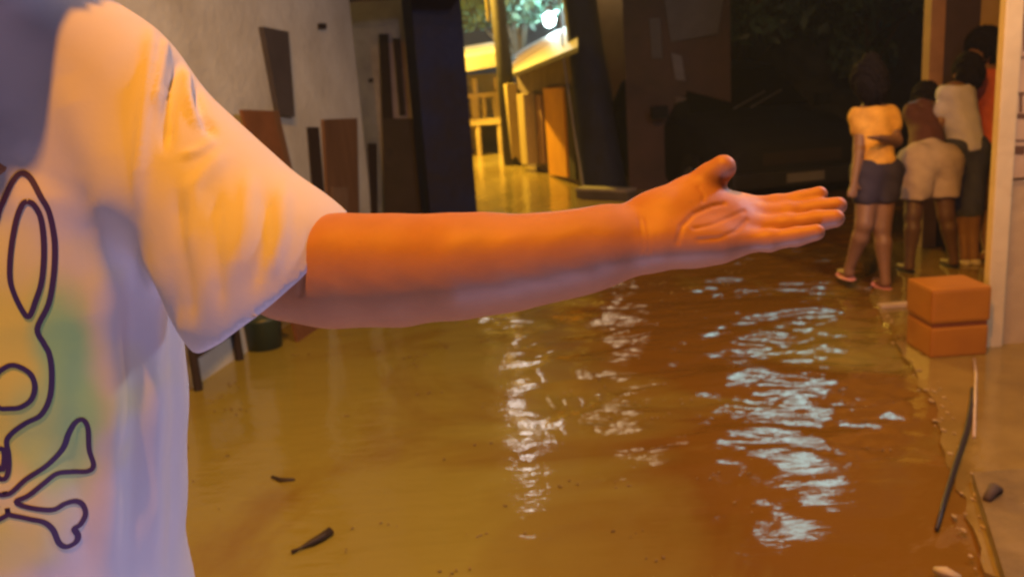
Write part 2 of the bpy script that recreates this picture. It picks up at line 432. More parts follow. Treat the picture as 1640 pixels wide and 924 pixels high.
# ================================================================== NAVY HOUSE beyond it
navy = mat('navy_paint', (0.005, 0.020, 0.12), 0.6, (0.014, 0.014, 0.03), 2.2, .3, 14)
NA = G(692, 372); NB = G(766, 362)
t_ = thing('navy_house', 'dark navy painted house front at the mouth of the lit alley', 'house', NA)
an = NB - NA
MB().slab(NA, NB, .3, -.16, 3.5, .15).build('wall', navy, t_)
MB().slab(NB + [-.28, .30, 0], NB + [-.35, 1.3, 0], .28, -.16, 3.3, .0).build('side_wall', mat('navy_side', (0.05, 0.045, 0.06), .7), t_)
RA = G(600, 372); MB().slab(RA + [-.8, .35, 0], NA + [0.05, .35, 0], .2, -.16, 3.4, .1).build('wall', mat('dusk_plaster', (0.42, 0.38, 0.40), .8, bump=.4, bscale=12), t_)
ry = NA[1] + .30
def onR(x, y, off=.0):
    w_ = NA - RA - [-.75, 0, 0]; n_ = np.array([w_[1], -w_[0], 0]); n_ /= np.linalg.norm(n_); return onplane(x, y, RA + np.array([-.8, .35, 0]) + n_ * (off + .004), n_)
for q in ([(607, 55), (622, 55), (634, 260), (614, 262)], [(629, 62), (641, 62), (650, 185), (640, 186)]):
    MB().poly([onR(*p, .01) for p in q], (0, .004, 0)).build('window', dark, t_)
MB().poly([onR(x, y, .03) for x, y in ((612, 190), (672, 190), (684, 420), (616, 420))], (0, .025, 0)).build('door', mat('door_dark', (0.06, 0.045, 0.04), .7), t_)
MB().tube([onR(671, 200, .1), onR(683, 420, .1)], .018, 8).build('pipe', mat('pale_pipe', (.38, .34, .32), .5), t_)
rz = 2.12
MB().poly([(-1.3, NA[1] - .55, rz - .06), (-.12, NA[1] - .55, rz - .06), (-.12, NA[1] + .02, rz + .12), (-1.3, NA[1] + .02, rz + .12)], (0, 0, .02)).build('awning', mat('rust_sheet', (0.10, 0.06, 0.05), .7), t_)

# ================================================================== THE ALLEY BEYOND
ylw = mat('yellow_plaster', (0.62, 0.50, 0.26), 0.85, (0.5, .38, .18), 1.5, .2, 10)
cream = mat('cream_paint', (0.68, 0.54, 0.28), 0.8, (0.52, .40, .20), 1.2, .25, 14)
BD = 18.0
def B(x, y, d=BD): return P(x, y, d)
hb = G(760, 252); hd = dep(hb)
t_ = thing('balcony_house', 'yellow lit house with railed balcony and pale roof edge in the alley', 'house', hb)
def A(x, y, back=0.0): return onplane(x, y, hb + np.array([0, back, 0]), np.array([0, 1, 0]))
x0 = A(725, 200)[0]; x1 = A(812, 200)[0]; zt = A(770, 118)[2]
MB().box((x0 - 2, hb[1] + 1.2, -.16), (x1 + .2, hb[1] + 4, zt)).build('wall', ylw, t_)
zr = [A(735, 128), A(800, 103)]
MB().poly([(x0 - 1.5, hb[1] - .3, zr[0][2] - .05), (x1 + .1, hb[1] - .3, zr[1][2] - .02), (x1 + .1, hb[1] - .3, zr[1][2] + .22), (x0 - 1.5, hb[1] - .3, zr[0][2] + .2)], (0, 4, .35)).build('roof', mat('white_fascia', (0.62, .60, .56), .6), t_)
zb = A(770, 190)[2]; zb2 = A(770, 152)[2]
MB().box((x0 - 1.5, hb[1], zb - .12), (x1, hb[1] + 1.3, zb)).build('balcony_floor', cream, t_)
MB().box((x0 - 1.5, hb[1], zb2 - .05), (x1, hb[1] + .08, zb2 + .03)).build('handrail', cream, t_)
for x in np.arange(x0 - 1.2, x1, .2): MB().tube([(x, hb[1] + .04, zb), (x, hb[1] + .04, zb + (zb2 - zb) * .5), (x, hb[1] + .04, zb2 - .04)], [.03, .045, .03], 8).build('baluster', cream, t_)
for px in (744, 765, 800): p = A(px, 200); MB().tube([(p[0], hb[1] + .06, -.16), (p[0], hb[1] + .06, zr[0][2])], .05, 10).build('post', cream, t_)
p0, p1 = A(770, 240), A(796, 205); MB().box((p0[0], hb[1] + 1.16, -.1), (p1[0], hb[1] + 1.19, p1[2])).build('door', mat('plum_door', (.07, .05, .07), .7), t_)

# orange house on the right of the alley
t_ = thing('orange_house', 'low house with bright orange door and yellow porch columns inside the alley', 'house', G(880, 282))
OA = G(838, 264); OB = G(925, 298)
od = (OB - OA); on = np.array([od[1], -od[0], 0]); on /= np.linalg.norm(on)
if on @ (CAM - OA) < 0: on = -on
def O(x, y, off=0.): return onplane(x, y, OA + on * off, on)
def opan(name, q, th, m, off=.01): return MB().poly([O(x, y, off) for x, y in q], on * th).build(name, m, t_)
zt = 1.9
MB().poly([OA + [0, 0, -.16], OB + [0, 0, -.16], O(926, 80), O(826, 120)], on * -.2).build('wall', mat('mauve_plaster', (0.22, .17, .17), .8, (.15, .11, .12), 3), t_)
org = mat('orange_paint', (0.85, 0.42, 0.02), .6, (.74, .34, .02), 3)
opan('door', [(874, 142), (906, 140), (913, 284), (884, 280)], .04, org)
opan('door_jamb', [(909, 140), (921, 140), (926, 288), (916, 285)], .03, dark)
for q in ([(816, 134), (827, 134), (836, 262), (826, 262)], [(844, 150), (855, 150), (862, 262), (852, 262)]): opan('porch_column', q, .16, ylw, .05)
opan('door', [(860, 152), (869, 152), (875, 262), (866, 262)], .03, mat('pink_paint', (.42, .24, .2), .7))
rf = MB().poly([O(822, 124, .5), O(926, 84, .5), O(926, 84, -1.5) + [0, 0, .5], O(822, 124, -1.5) + [0, 0, .5]], (0, 0, .05)); rf.build('roof', mat('tin_roof', (0.12, 0.09, 0.09), .5), t_)

# leaning pole in the alley
pa = G(824, 266); pt = P(790, -60, dep(pa))
t_ = thing('utility_pole', 'slim dark wooden pole leaning in the alley beside the white lamp', 'utility pole', pa)
MB().tube([pa + [0, 0, -.3], (pa + pt) / 2, pt + (pt - pa) * .6], [.17, .13, .10], 12).build('pole', mat('pole_wood', (0.035, .028, .032), .8, bump=.4, bscale=14), t_, True)
MB().tube([pt + [-.14, -.12, -.9], pt + [-.15, -.12, .4]], .025, 8).build('lit_edge', mat('lit_edge', (.5, .4, .15), .5), t_)  # thin yellow tube drawn as the lamp-lit edge of the pole
MB().box(pt + [-.6, -.05, 1.1], pt + [.6, .05, 1.2]).build('crossarm', brown, t_)

# the white lamp on its bracket
cl = np.array(CYAN_LOC)
t_ = thing('porch_lamp', 'glaring white lamp on a thin bracket above the alley', 'lamp', (cl[0], cl[1] + .5, 0))
MB().ball(cl, .14, 20, (1, 1, 1.15)).build('bulb', mat('bulb_glow', (1, 1, 1), .4, emit=(.75, .97, 1), estr=22), t_, True)
MB().tube([cl + [0, 0, .2], cl + [0, 0, .3]], [.12, .05], 14).build('lamp_cap', dark, t_)
MB().tube([cl + [0, .0, .3], cl + [.1, .3, .42], cl + [.35, .7, .4]], .02, 8).build('bracket', dark, t_)
MB().tube([cl + [.35, .7, .5], [cl[0] + .35, cl[1] + .7, -.1]], .05, 8).build('post', dark, t_)


# trees
def leaves(cs, rs, n, size, seed=1):
    r = np.random.default_rng(seed); mbv = []; mq = []
    for c, R, k in zip(cs, rs, n):
        d = r.normal(size=(k, 3)); d /= np.linalg.norm(d, axis=1)[:, None]; p = np.array(c) + d * np.array(R) * (r.uniform(.35, 1.05, (k, 1)) ** .6)
        a = r.normal(size=(k, 3)); a /= np.linalg.norm(a, axis=1)[:, None]; bb = np.cross(a, r.normal(size=(k, 3))); bb /= np.linalg.norm(bb, axis=1)[:, None]
        sz = size * r.uniform(.6, 1.5, (k, 1)); o_ = sum(len(x) for x in mbv)
        mbv.append(np.concatenate([p - a * sz, p + bb * sz * .4, p + a * sz, p - bb * sz * .4])); i = np.arange(k) + o_
        mq.append(np.stack([i, i + k, i + 2 * k, i + 3 * k], 1))
    return np.concatenate(mbv), np.concatenate(mq)


leafm = mat('leaves', (0.05, 0.12, 0.085), .55, (.025, .06, .045), 2)
def tree(name, label, base, height, R, seed, dens=1.0, trunk_r=.16, clumps=9, zc=None, group=None, leaf=.11):
    r = np.random.default_rng(seed); t = thing(name, label, 'tree', base, group); base = np.array(base, float)
    top = base + [r.normal(0, .2), r.normal(0, .2), height * .75]
    mbt = MB().tube([base + [0, 0, -.2], base * .6 + top * .4 + [.08, 0, 0], top], [trunk_r, trunk_r * .75, trunk_r * .4], 10)
    cs = []; rs = []
    for i in range(clumps):
        c = base + [r.normal(0, R * .55), r.normal(0, R * .45), (zc or height) + r.normal(0, R * .4)]; cs.append(c); rs.append(np.array([1, 1, .75]) * R * r.uniform(.28, .5))
        mbt.tube([base * .45 + top * .55, (base * .4 + top * .6 + c) / 2 + [0, 0, .1], c], [trunk_r * .4, trunk_r * .22, .015], 6)
    mbt.build('trunk', mat('bark', (0.09, .07, .055), .9, bump=.5, bscale=12), t, True)
    v, q = leaves(cs, rs, [int(420 * dens)] * clumps, leaf, seed); o = vq('crown', [(v, q)], leafm, t); o.data.polygons.foreach_set('use_smooth', [False] * len(o.data.polygons))
    return t
tree('leafy_tree', 'lamp-lit leafy tree behind the glaring white lamp', (0.7, 22.5, 0), 4.0, 1.9, 5, 1.3, zc=3.9)
tree('leafy_tree', 'dark leafy tree over the pale roof edge at the end of the alley', (-1.7, 24.5, 0), 4.6, 2.0, 6, 1.0, zc=4.6)

# the big dark trunk at the alley mouth
tb = G(968, 306); td = dep(tb); 
def T(x, y): return P(x, y, td)
t_ = thing('dark_tree', 'thick dark tree trunk at the right side of the alley mouth', 'tree', tb)
pts = [tb + [0, 0, -.2], T(967, 300), T(958, 230), T(944, 120), T(928, 0), T(915, -120), T(905, -420)]
v, q = None, None
mbt = MB().tube(pts, [.30, .275, .245, .215, .20, .18, .14], 24)
mbt.tube([T(908, -330), T(800, -560), T(760, -800)], [.09, .06, .03], 8).tube([T(906, -380), T(1010, -600), T(1090, -820)], [.09, .06, .03], 8)
mbt.build('trunk', mat('dark_bark', (0.020, 0.028, 0.085), .75, (.012, .014, .035), 5, .8, 9, stretch=(1, 1, .35)), t_, True)
cs = [T(905 + dx, -880 + dy) + [0, dz, 0] for dx, dy, dz in ((0, 0, 0), (-160, 30, .4), (180, 20, .3), (60, -150, -.4), (-90, -120, .6))]
o = vq('crown', [leaves(cs, [np.array([.9, .9, .6])] * 5, [260] * 5, .12, 9)], leafm, t_); o.data.polygons.foreach_set('use_smooth', [False] * len(o.data.polygons))
# thin cable down the trunk edge
tag(MB().tube([T(893, -60) + [-.02, -.1, 0], T(905, 100) + [-.02, -.1, 0], T(925, 230) + [-.03, -.15, 0], T(938, 306) + [-.03, -.15, 0]], .012, 6).build('power_cable', mat('pale_cable', (.5, .46, .42), .5)), 'thin pale cable running down the left edge of the dark trunk', 'cable')

# beige house seen in the gap, maroon house to its right
bz = G(985, 275)
t_ = thing('beige_house', 'narrow strip of lit beige wall between the dark trunk and the maroon house', 'house', bz)
q0 = onplane(935, 200, bz, (0, 1, 0)); q1 = onplane(1040, 200, bz, (0, 1, 0))
MB().box((q0[0], bz[1], -.16), (q1[0] + .6, bz[1] + .3, 4.2)).build('wall', mat('beige_wall', (0.50, .36, .19), .8, (.4, .28, .15), 2), t_)
MB().box((q0[0] - .1, bz[1] - .3, 4.2), (q1[0] + .7, bz[1] + .5, 4.28)).build('roof', mat('tin_roof', (0.12, 0.09, 0.09), .5), t_)
wb = P(985, -70, dep(bz) - .7); WBL = lamp('wall_fill_light', wb, 24, (1, .76, .5), .3)  # unseen bulb added to light the beige strip
MB().ball(wb + [0, .1, .05], .05).build('wall_fill_bulb', mat('warm_glow', (1, .8, .5), .4, emit=(1, .6, .25), estr=6), t_, True)
mr_ = mat('maroon_wall', (0.105, 0.062, 0.058), .8, (.06, .042, .042), 1.6, .3, 12)
MA = G(1008, 306); MBp = G(1172, 300)
t_ = thing('maroon_house', 'dim maroon plastered house front behind the raised thumb', 'house', MA)
MB().slab(MA, MBp, .25, -.16, 4.5, .125).build('wall', mr_, t_)
MB().slab(MA + [.1, .25, 0], MA + [.35, 2.2, 0], .25, -.16, 4.3, -.125).build('side_wall', mr_, t_)
mn = np.array([-(MBp - MA)[1], (MBp - MA)[0], 0]); mn /= np.linalg.norm(mn); mn = mn if mn @ (CAM - MA) > 0 else -mn
def M(x, y, off=.01): return onplane(x, y, MA + mn * off, mn)
slate = mat('slate_dim', (.10, .10, .115), .6)
for nm, q, mm in (('shutter', [(1062, -10), (1160, -10), (1150, 55), (1075, 68)], slate), ('shutter', [(1075, 85), (1092, 90), (1098, 130), (1082, 128)], mat('slate_pale', (.16, .16, .19), .6)),
                  ('window', [(1040, 30), (1058, 30), (1062, 95), (1044, 95)], slate), ('sack', [(1082, 155), (1110, 158), (1116, 188), (1086, 190)], mat('sack', (.17, .14, .13), .9))):
    MB().poly([M(x, y) for x, y in q], mn * .04).build(nm, mm, t_)
# low pale rail in front (seen over the wrist)
ra, rb = G(930, 318), G(1012, 322)
t_ = thing('low_wall', 'low grey kerb wall at the foot of the dark trunk', 'wall', ra)
MB().slab(ra, rb, .16, -.16, .10, 0, .01).build('wall_body', mat('kerb_grey', (.16, .14, .12), .8, bump=.3, bscale=15), t_)
MB().slab(ra + [0, -.0, 0], rb, .19, .102, .13, 0).build('coping', mat('kerb_pale', (.42, .38, .34), .7), t_)

# dark yard: back wall, roof sheet, car
t_ = thing('yard_wall', 'unlit dark grey wall at the back of the yard', 'wall', (3, 12.5, 0))
MB().slab((2.3, 12.6), (8.5, 11.6), .2, -.16, 2.9).build('wall_body', mat('yard_wall', (0.075, .085, .085), .9, (.03, .032, .03), 1.5, .4, 8), t_)
yz = 12.3
for i, (px, py, w_, h_) in enumerate(((1366, 8, 62, 40),)):
    a_ = onplane(px, py + h_, (3, 12.0, 0), (0, 1, 0)); b_ = onplane(px + w_, py, (3, 12.0, 0), (0, 1, 0))
    MB().box((a_[0], 12.0, a_[2]), (b_[0], 12.06, b_[2])).build('window', mat('teal_lit_patch', (.05, .16, .16), .25), t_)  # patch of teal lamplight in the background, put into panel colour
    MB().box((a_[0] + .03, 11.97, a_[2] + .16), (a_[0] + .22, 11.995, b_[2] - .02)).build('pale_lit_patch', mat('teal_lit_pale', (.35, .5, .5), .7), t_)
tree('shrub_tree', 'dim shrubby tree behind the parked car in the dark yard', (4.6, 11.0, 0), 2.6, 1.2, 12, .9, .07, 8, 2.3, leaf=.09)


tree('shrub_tree', 'dim leafy shrub beside the maroon house at the back of the yard', (2.95, 11.2, 0), 2.4, 1.3, 31, .9, .06, 8, 2.2, leaf=.09)


def make_car():
    """dark estate seen from its front, nose to the camera; local x across, y along (front at 0), z up"""
    c0 = G(1285, 318); rz = math.radians(10)
    Mx = Matrix.Translation(Vector((c0[0], c0[1], -.16))) @ Matrix.Rotation(rz, 4, 'Z')
    t = thing('parked_car', 'dark grey car parked nose-on in the unlit yard beyond the fingertips', 'car', (c0[0], c0[1], -.16))
    paint = mat('car_paint', (.014, .015, .017), .6, (.018, .02, .023), 1, spec=.15)
    # stations: y, half width low, half width top, z low, z belt, z top
    st = [(0.0, .70, .62, .32, .62, .66), (.08, .80, .72, .24, .68, .78), (.55, .84, .74, .20, .84, .93), (1.15, .86, .74, .20, .93, 1.00), (1.75, .86, .62, .20, .97, 1.48), (2.3, .86, .60, .20, .98, 1.56), (3.3, .86, .60, .20, .98, 1.55), (3.95, .85, .64, .22, .98, 1.38), (4.2, .80, .72, .3, .9, 1.0)]
    bm = bmesh.new(); rings = []
    for y, wl, wt, z0, zb, zt in st:
        pr = [(-wl * .93, z0), (-wl, z0 + .12), (-wl, zb - .08), (-wl * .96, zb), (-wt, zt - .06), (-wt * .88, zt), (0, zt + .02), (wt * .88, zt), (wt, zt - .06), (wl * .96, zb), (wl, zb - .08), (wl, z0 + .12), (wl * .93, z0), (0, z0)]
        rings.append([bm.verts.new((x, y, z)) for x, z in pr])
    for r0, r1 in zip(rings[:-1], rings[1:]):
        n = len(r0)
        for k in range(n): bm.faces.new((r0[k], r0[(k + 1) % n], r1[(k + 1) % n], r1[k]))
    bm.faces.new(rings[0]); bm.faces.new(rings[-1][::-1]); bmesh.ops.recalc_face_normals(bm, faces=bm.faces)
    bmesh.ops.bevel(bm, geom=bm.edges[:], offset=.012, segments=2, affect='EDGES')
    bm.transform(Mx); me = bpy.data.meshes.new('body'); bm.to_mesh(me); bm.free(); link('body', me, paint, t, True)

    def add(name, mb, m, par=t, sm=False):
        o = mb.build(name, m, par, sm); o.data.transform(Mx); return o
    glass = mat('car_glass', (.010, .011, .012), .6, spec=.03)
    add('windscreen', MB().poly([(-.70, 1.17, 1.03), (.70, 1.17, 1.03), (.55, 1.70, 1.44), (-.55, 1.70, 1.44)], (0, -.012, .014)), glass)
    for s_ in (-1, 1):
        add('headlight', MB().ball((s_ * .60, .10, .66), .11, 16, (1.25, .45, .62)), mat('lens', (.6, .62, .65), .12, spec=.8), sm=True)
        add('mirror', MB().box((s_ * .98 - .09, 1.30, .98), (s_ * .98 + .09, 1.40, 1.12), bev=.02), paint)
        add('side_window', MB().poly([(s_ * .835, 1.75, 1.02), (s_ * .835, 3.6, 1.02), (s_ * .625, 3.4, 1.46), (s_ * .64, 1.95, 1.44)], (s_ * .012, 0, .01)), glass)
        for y in (.75, 3.35):
            w = add('wheel', MB().tube([(s_ * .70, y, .31), (s_ * .88, y, .31)], .31, 24), mat('tyre', (.015, .015, .016), .85))
            o = MB().tube([(s_ * .86, y, .31), (s_ * .895, y, .31)], [.2, .17], 20).build('rim', mat('rim', (.3, .3, .32), .35, metal=.8), None); o.data.transform(Mx); o.parent = w
    add('grille', MB().box((-.42, -.005, .52), (.42, .03, .64)), dark)
    add('bumper', MB().box((-.76, -.05, .30), (.76, .06, .46), bev=.03), mat('bumper', (.03, .03, .033), .5))
    add('number_plate', MB().box((-.2, -.068, .34), (.2, -.055, .43)), mat('plate', (.22, .22, .22), .5))
    for s_ in (-1, 1): add('wiper', MB().tube([(s_ * .1 - .1, 1.13, 1.035), (s_ * .1 + .35, 1.30, 1.19)], .008, 6), mat('wiper', (.2, .2, .2), .3))
make_car()

# street lamp that sends the white-teal glitter down the water (just above the frame)
tl = np.array(TEAL_LOC)
t_ = thing('street_lamp', 'white street lamp on a steel pole over the dark yard', 'street lamp', (tl[0] + 1.1, tl[1] + .1, 0))
MB().tube([(tl[0] + 1.1, tl[1] + .1, -.2), (tl[0] + 1.1, tl[1] + .1, 6.0), (tl[0] + .9, tl[1] + .1, 6.3), (tl[0] + .2, tl[1], 6.35)], [.07, .05, .035, .03], 12).build('pole', slate, t_)
MB().box((tl[0] - .3, tl[1] - .12, 6.26), (tl[0] + .3, tl[1] + .12, 6.38), bev=.03).build('lamp_head', slate, t_)
MB().box((tl[0] - .36, tl[1] - .3, tl[2] - .34), (tl[0] + .26, tl[1] - .26, tl[2] + .22), bev=.01).build('lens', mat('white_glow', (1, 1, 1), .3, emit=(.4, .95, .9), estr=3), t_)
t_ = thing('tube_lamp', 'bluish fluorescent tube under the cream house eave', 'lamp', TUBE_LOC)
MB().tube([np.array(TUBE_LOC) + [-.02, -.5, .16], np.array(TUBE_LOC) + [-.02, .5, .16]], .018, 10).build('tube', mat('tube_glow', (1, 1, 1), .4, emit=(.6, .7, 1), estr=8), t_)
MB().box(np.array(TUBE_LOC) + [-.05, -.55, .18], np.array(TUBE_LOC) + [.03, .55, .22]).build('fitting', slate, t_)
# sodium street lamp behind the camera
t_ = thing('street_lamp', 'orange sodium street lamp on a concrete pole behind the viewer', 'street lamp', (-2.2, -1.9, 0))
MB().tube([(-2.2, -1.9, -.2), (-2.2, -1.9, 4.3), (-2.0, -1.75, 4.7), (-.6, .1, 4.62)], [.12, .09, .04, .03], 12).build('pole', mat('kerb_grey', (.16, .14, .12), .8), t_)
MB().box((-.66, -.1, 4.5), (-.42, .34, 4.62), bev=.03).build('lamp_head', slate, t_)
t_ = thing('street_lamp', 'unseen orange lamp head on a cable, added to brighten the flood water', 'street lamp', (WATER_FILL_LOC[0], WATER_FILL_LOC[1], 4.6))
MB().box((WATER_FILL_LOC[0] - .12, WATER_FILL_LOC[1] - .3, 4.6), (WATER_FILL_LOC[0] + .12, WATER_FILL_LOC[1] + .3, 4.74), bev=.04).build('lamp_head', slate, t_)
MB().tube([(-3, 3.7, 5.2), (WATER_FILL_LOC[0], 3.7, 4.74), (5, 3.7, 5.2)], .012, 6).build('cable', dark, t_)
# unseen bulb added to brighten the people and cream house
t_ = thing('pavement_fill_bulb', 'unseen bare warm bulb added over the pavement to brighten people and cream house', 'bulb', PAVEMENT_FILL_LOC)
MB().tube([np.array(PAVEMENT_FILL_LOC) + [0, 0, .06], np.array(PAVEMENT_FILL_LOC) + [0, 0, .6], (2.4, 3.6, 3.42)], .006, 6).build('wire', dark, t_)
MB().tube([np.array(PAVEMENT_FILL_LOC) + [0, 0, .05], np.array(PAVEMENT_FILL_LOC) + [0, 0, .12]], .02, 10).build('socket', dark, t_)

# ================================================================== RIGHT HOUSE (cream)
py_ = G(1600, 560)[1]
wallr = mat('dusky_cream', (0.50, .36, .17), .8, (.36, .25, .12), 2.0, .25, 14)
def K(x, y, yy): return onplane(x, y, (0, yy, 0), (0, 1, 0))
xl = K(1594, 300, py_)[0]; xr = K(1622, 300, py_)[0]
t_ = thing('cream_house', 'cream walled house front with corner pillar at the right edge', 'house', (xl, py_, 0))
MB().box((xl, py_, -.16), (xr, py_ + .05, 3.4), bev=.008).build('corner_pillar', cream, t_)
MB().box((xr, py_ + .03, -.16), (xr + 4, py_ + .12, 3.4)).build('wall', wallr, t_)
yb = 6.0; xb = K(1556, 300, yb)[0]
MB().box((xb, yb, -.16), (xb + 3, yb + .2, 3.4)).build('rear_wall', mat('warm_yellow_wall', (0.55, .42, .22), .8, (.4, .3, .15), 2.0, .25, 14), t_)
yp = 5.95; xp = K(1490, 60, yp)[0]; xq = K(1513, 60, yp)[0]
MB().box((xp, yp, -.16), (xq, yp + .1, 3.4)).build('porch_post', mat('pink_post', (.34, .20, .14), .7), t_)
MB().box((xq + .02, yp + .05, -.16), (xb, yp + .12, 3.4)).build('dark_panel', mat('plum_panel', (.07, .05, .09), .7), t_)
MB().box((xp - .2, py_ - .6, 3.4), (xr + 4, yb + .4, 3.46)).build('porch_roof', mat('tin_roof', (0.12, 0.09, 0.09), .5), t_)
# painted sign on the wall
sy = py_ + .026
def Sg(x, y): return K(x, y, sy)
p0 = Sg(1617, 285); p1 = Sg(1700, -30)
t_ = thing('painted_sign', 'tan painted signboard with brown lettering beside the cream corner pillar', 'sign', (p0[0], sy, p0[2]))
MB().box((xr + .004, sy - .012, p0[2]), (p1[0], sy + .002, p1[2])).build('board', mat('sign_tan', (.50, .36, .20), .7, (.42, .28, .15), 4), t_)
inkm = mat('sign_ink', (.12, .055, .02), .7)
def stroke(pts, w=.011):
    mb = MB()
    for a_, b_ in zip(pts[:-1], pts[1:]):
        A_ = Sg(*a_); B_ = Sg(*b_); L_ = math.hypot(B_[0] - A_[0], B_[2] - A_[2]); ang = math.atan2(B_[2] - A_[2], B_[0] - A_[0])
        r = bmesh.ops.create_cube(mb.bm, size=1, matrix=Matrix.Translation((float(A_[0] + B_[0]) / 2, sy - .0135 - rng.uniform(0, .0006), float(A_[2] + B_[2]) / 2)) @ Matrix.Rotation(-ang, 4, 'Y') @ Matrix.Diagonal((L_ + w, .002, w, 1)))
    mb.build('lettering', inkm, t_)
stroke([(1620, 0), (1620, 82)]); stroke([(1630, 5), (1629, 78)]); stroke([(1620, 42), (1629, 42)]); stroke([(1638, 0), (1638, 80)]); stroke([(1638, 42), (1652, 40), (1652, 80)])
stroke([(1640, 92), (1622, 94), (1616, 105), (1617, 128), (1621, 160)], .007); stroke([(1632, 150), (1632, 178)]); stroke([(1626, 150), (1640, 150)]); stroke([(1648, 150), (1648, 178)])
stroke([(1622, 186), (1645, 186)], .02); stroke([(1622, 240), (1632, 240)], .035); stroke([(1622, 225), (1660, 225)], .006); stroke([(1650, 92), (1662, 130)], .01)

# orange crate on the pavement
ca, cb = G(1490, 574, .016), G(1592, 574, .016)
t_ = thing('orange_crate', 'orange lidded plastic crate standing on the wet pavement by the pillar', 'crate', ca)
orp = mat('orange_plastic', (.40, .15, .006), .5, (.31, .11, .006), 3)
zc = .016; cw = cb[0] - ca[0]; ch_ = .315; cy = ca[1]
MB().box((ca[0], cy, zc), (cb[0], cy + .24, zc + ch_ * .44), bev=.012).build('crate_body', orp, t_)
MB().box((ca[0] + .004, cy + .004, zc + ch_ * .44), (cb[0] - .004, cy + .236, zc + ch_ * .5), bev=.003).build('seam', mat('orange_seam', (.26, .07, .01), .6), t_)
MB().box((ca[0] - .004, cy - .004, zc + ch_ * .5), (cb[0] + .004, cy + .244, zc + ch_), bev=.016).build('lid', orp, t_)

# concrete step in the right foreground
t_ = thing('concrete_step', 'low tan concrete step at the lower right corner', 'step', G(1560, 750))
sa = G(1558, 756, .055); sb_ = G(1612, 930, .055)
MB().poly([(sa[0], sa[1], .055), (sa[0] + 1.4, sa[1] + .02, .055), (sa[0] + 1.4, 1.0, .055), (sb_[0] - .2, 1.0, .055), (sb_[0], sb_[1], .055)], (0, 0, -.2)).build('step_slab', mat('tan_concrete', (.20, .13, .035), .5, (.12, .075, .02), 6, .5, 14), t_)
MB().tube([G(1580, 800, .06), G(1592, 782, .075), G(1602, 785, .06)], [.012, .018, .01], 8).build('stone_chip', mat('chip', (.08, .05, .03), .8), t_, True)

# ================================================================== DEBRIS
a_ = G(1500, 847, .012)
pts = [a_, G(1513, 800, .02), G(1530, 745, .03), G(1548, 690, .03), G(1556, 650, .028), G(1557, 622, .024)]
tag(MB().tube(pts, [.006, .008, .009, .010, .010, .007], 10).build('black_stick', mat('black_rod', (.018, .012, .016), .5), smooth=True), 'thin black bent stick lying from the water onto the pavement', 'stick')
tag(MB().tube([G(1560, 575, .03), G(1563, 600, .03), G(1561, 660, .03), G(1560, 700, .02)], .006, 8).build('shirt_reflection', mat('reflection_pale', (.55, .42, .28), .6), smooth=True), 'pale strip standing in for the white shirt reflection beside the black bent stick', 'stick')  # shirt reflection in the wet pavement, modelled as a pale strip
s0 = [G(467, 884, .005), G(480, 878, .008), G(500, 868, .012), G(515, 860, .012), G(530, 850, .012)]
tag(MB().tube(s0, [.006, .004, .011, .012, .013], 10).build('floating_stick', mat('wet_twig', (.03, .02, .012), .6), smooth=True, rough=.0012), 'knobbly dark stick floating at the bottom of the picture', 'stick')
tag(MB().tube([G(436, 763, .004), G(450, 769, .006), G(472, 768, .004)], [.006, .010, .005], 8).build('floating_twig', mat('wet_twig', (.03, .02, .012), .6), smooth=True, rough=.001), 'small dark twig floating behind the knobbly stick', 'twig')
tag(MB().tube([G(1494, 912, .01), G(1512, 915, .02), G(1538, 925, .01)], [.006, .014, .006], 8).build('paper_scrap', mat('pale_scrap', (.5, .38, .2), .8), smooth=True, rough=.002), 'pale crumpled scrap at the bottom right of the water', 'scrap')
t_ = thing('flat_board', 'pale thin board lying on the pavement below the pink sandals', 'board', G(1440, 490))
MB().slab(G(1408, 492, .02), G(1478, 487, .02), .05, .018, .035).build('plank', mat('pale_plank', (.5, .36, .22), .6), t_)


# specks drifting on the water
mb = MB(); r = np.random.default_rng(21)
for _ in range(150):
    x, y = r.uniform(-1.6, 1.7), r.uniform(2.1, 6.5); n_ = r.integers(1, 5)
    for k in range(n_):
        p = np.array([x + r.normal(0, .03), y + r.normal(0, .02), .004]); q_ = r.uniform(.002, .006) * (1 + .3 * (y - 2)); an = r.uniform(0, 3.14)
        mb.poly([(p[0] + q_ * c_ * math.cos(an) - q_ * d_ * .5 * math.sin(an), p[1] + q_ * c_ * math.sin(an) + q_ * d_ * .5 * math.cos(an), .005) for c_, d_ in ((-1, -.6), (.2, -1), (1, .1), (.4, .9), (-.7, .6))], (0, 0, .003))
tag(mb.build('floating_specks', mat('speck', (.10, .06, .02), .7, (.30, .22, .10), 1.2)), 'small bits of leaf and litter drifting on the brown water', kind='stuff')


# ================================================================== PEOPLE ON THE PAVEMENT
def skin(name, c): return mat(name, c, .5, tuple(v * .8 for v in c), 9, .12, 60, sss=.15)
sk1 = skin('skin_brown', (.24, .13, .08)); sk2 = skin('skin_dark', (.12, .065, .045)); hairm = mat('black_hair', (.006, .005, .010), .8, (.010, .008, .012), 30, .6, 60, spec=.15)


def hand_simple(f, wr, dr, side):
    dr = np.array(dr, float); dr /= np.linalg.norm(dr); side = np.array(side, float)
    f.cone(wr, wr + dr * .05, .02, .026, .01, flat=(np.cross(dr, side), .6))
    for i in range(4):
        s0 = wr + dr * .055 + side * (.024 - .016 * i); f.cone(s0, s0 + dr * (.045 - .004 * abs(i - 1)), .009, .007, .004)
    f.cone(wr + side * .015 + dr * .01, wr + side * .045 + dr * .045, .011, .008, .006)


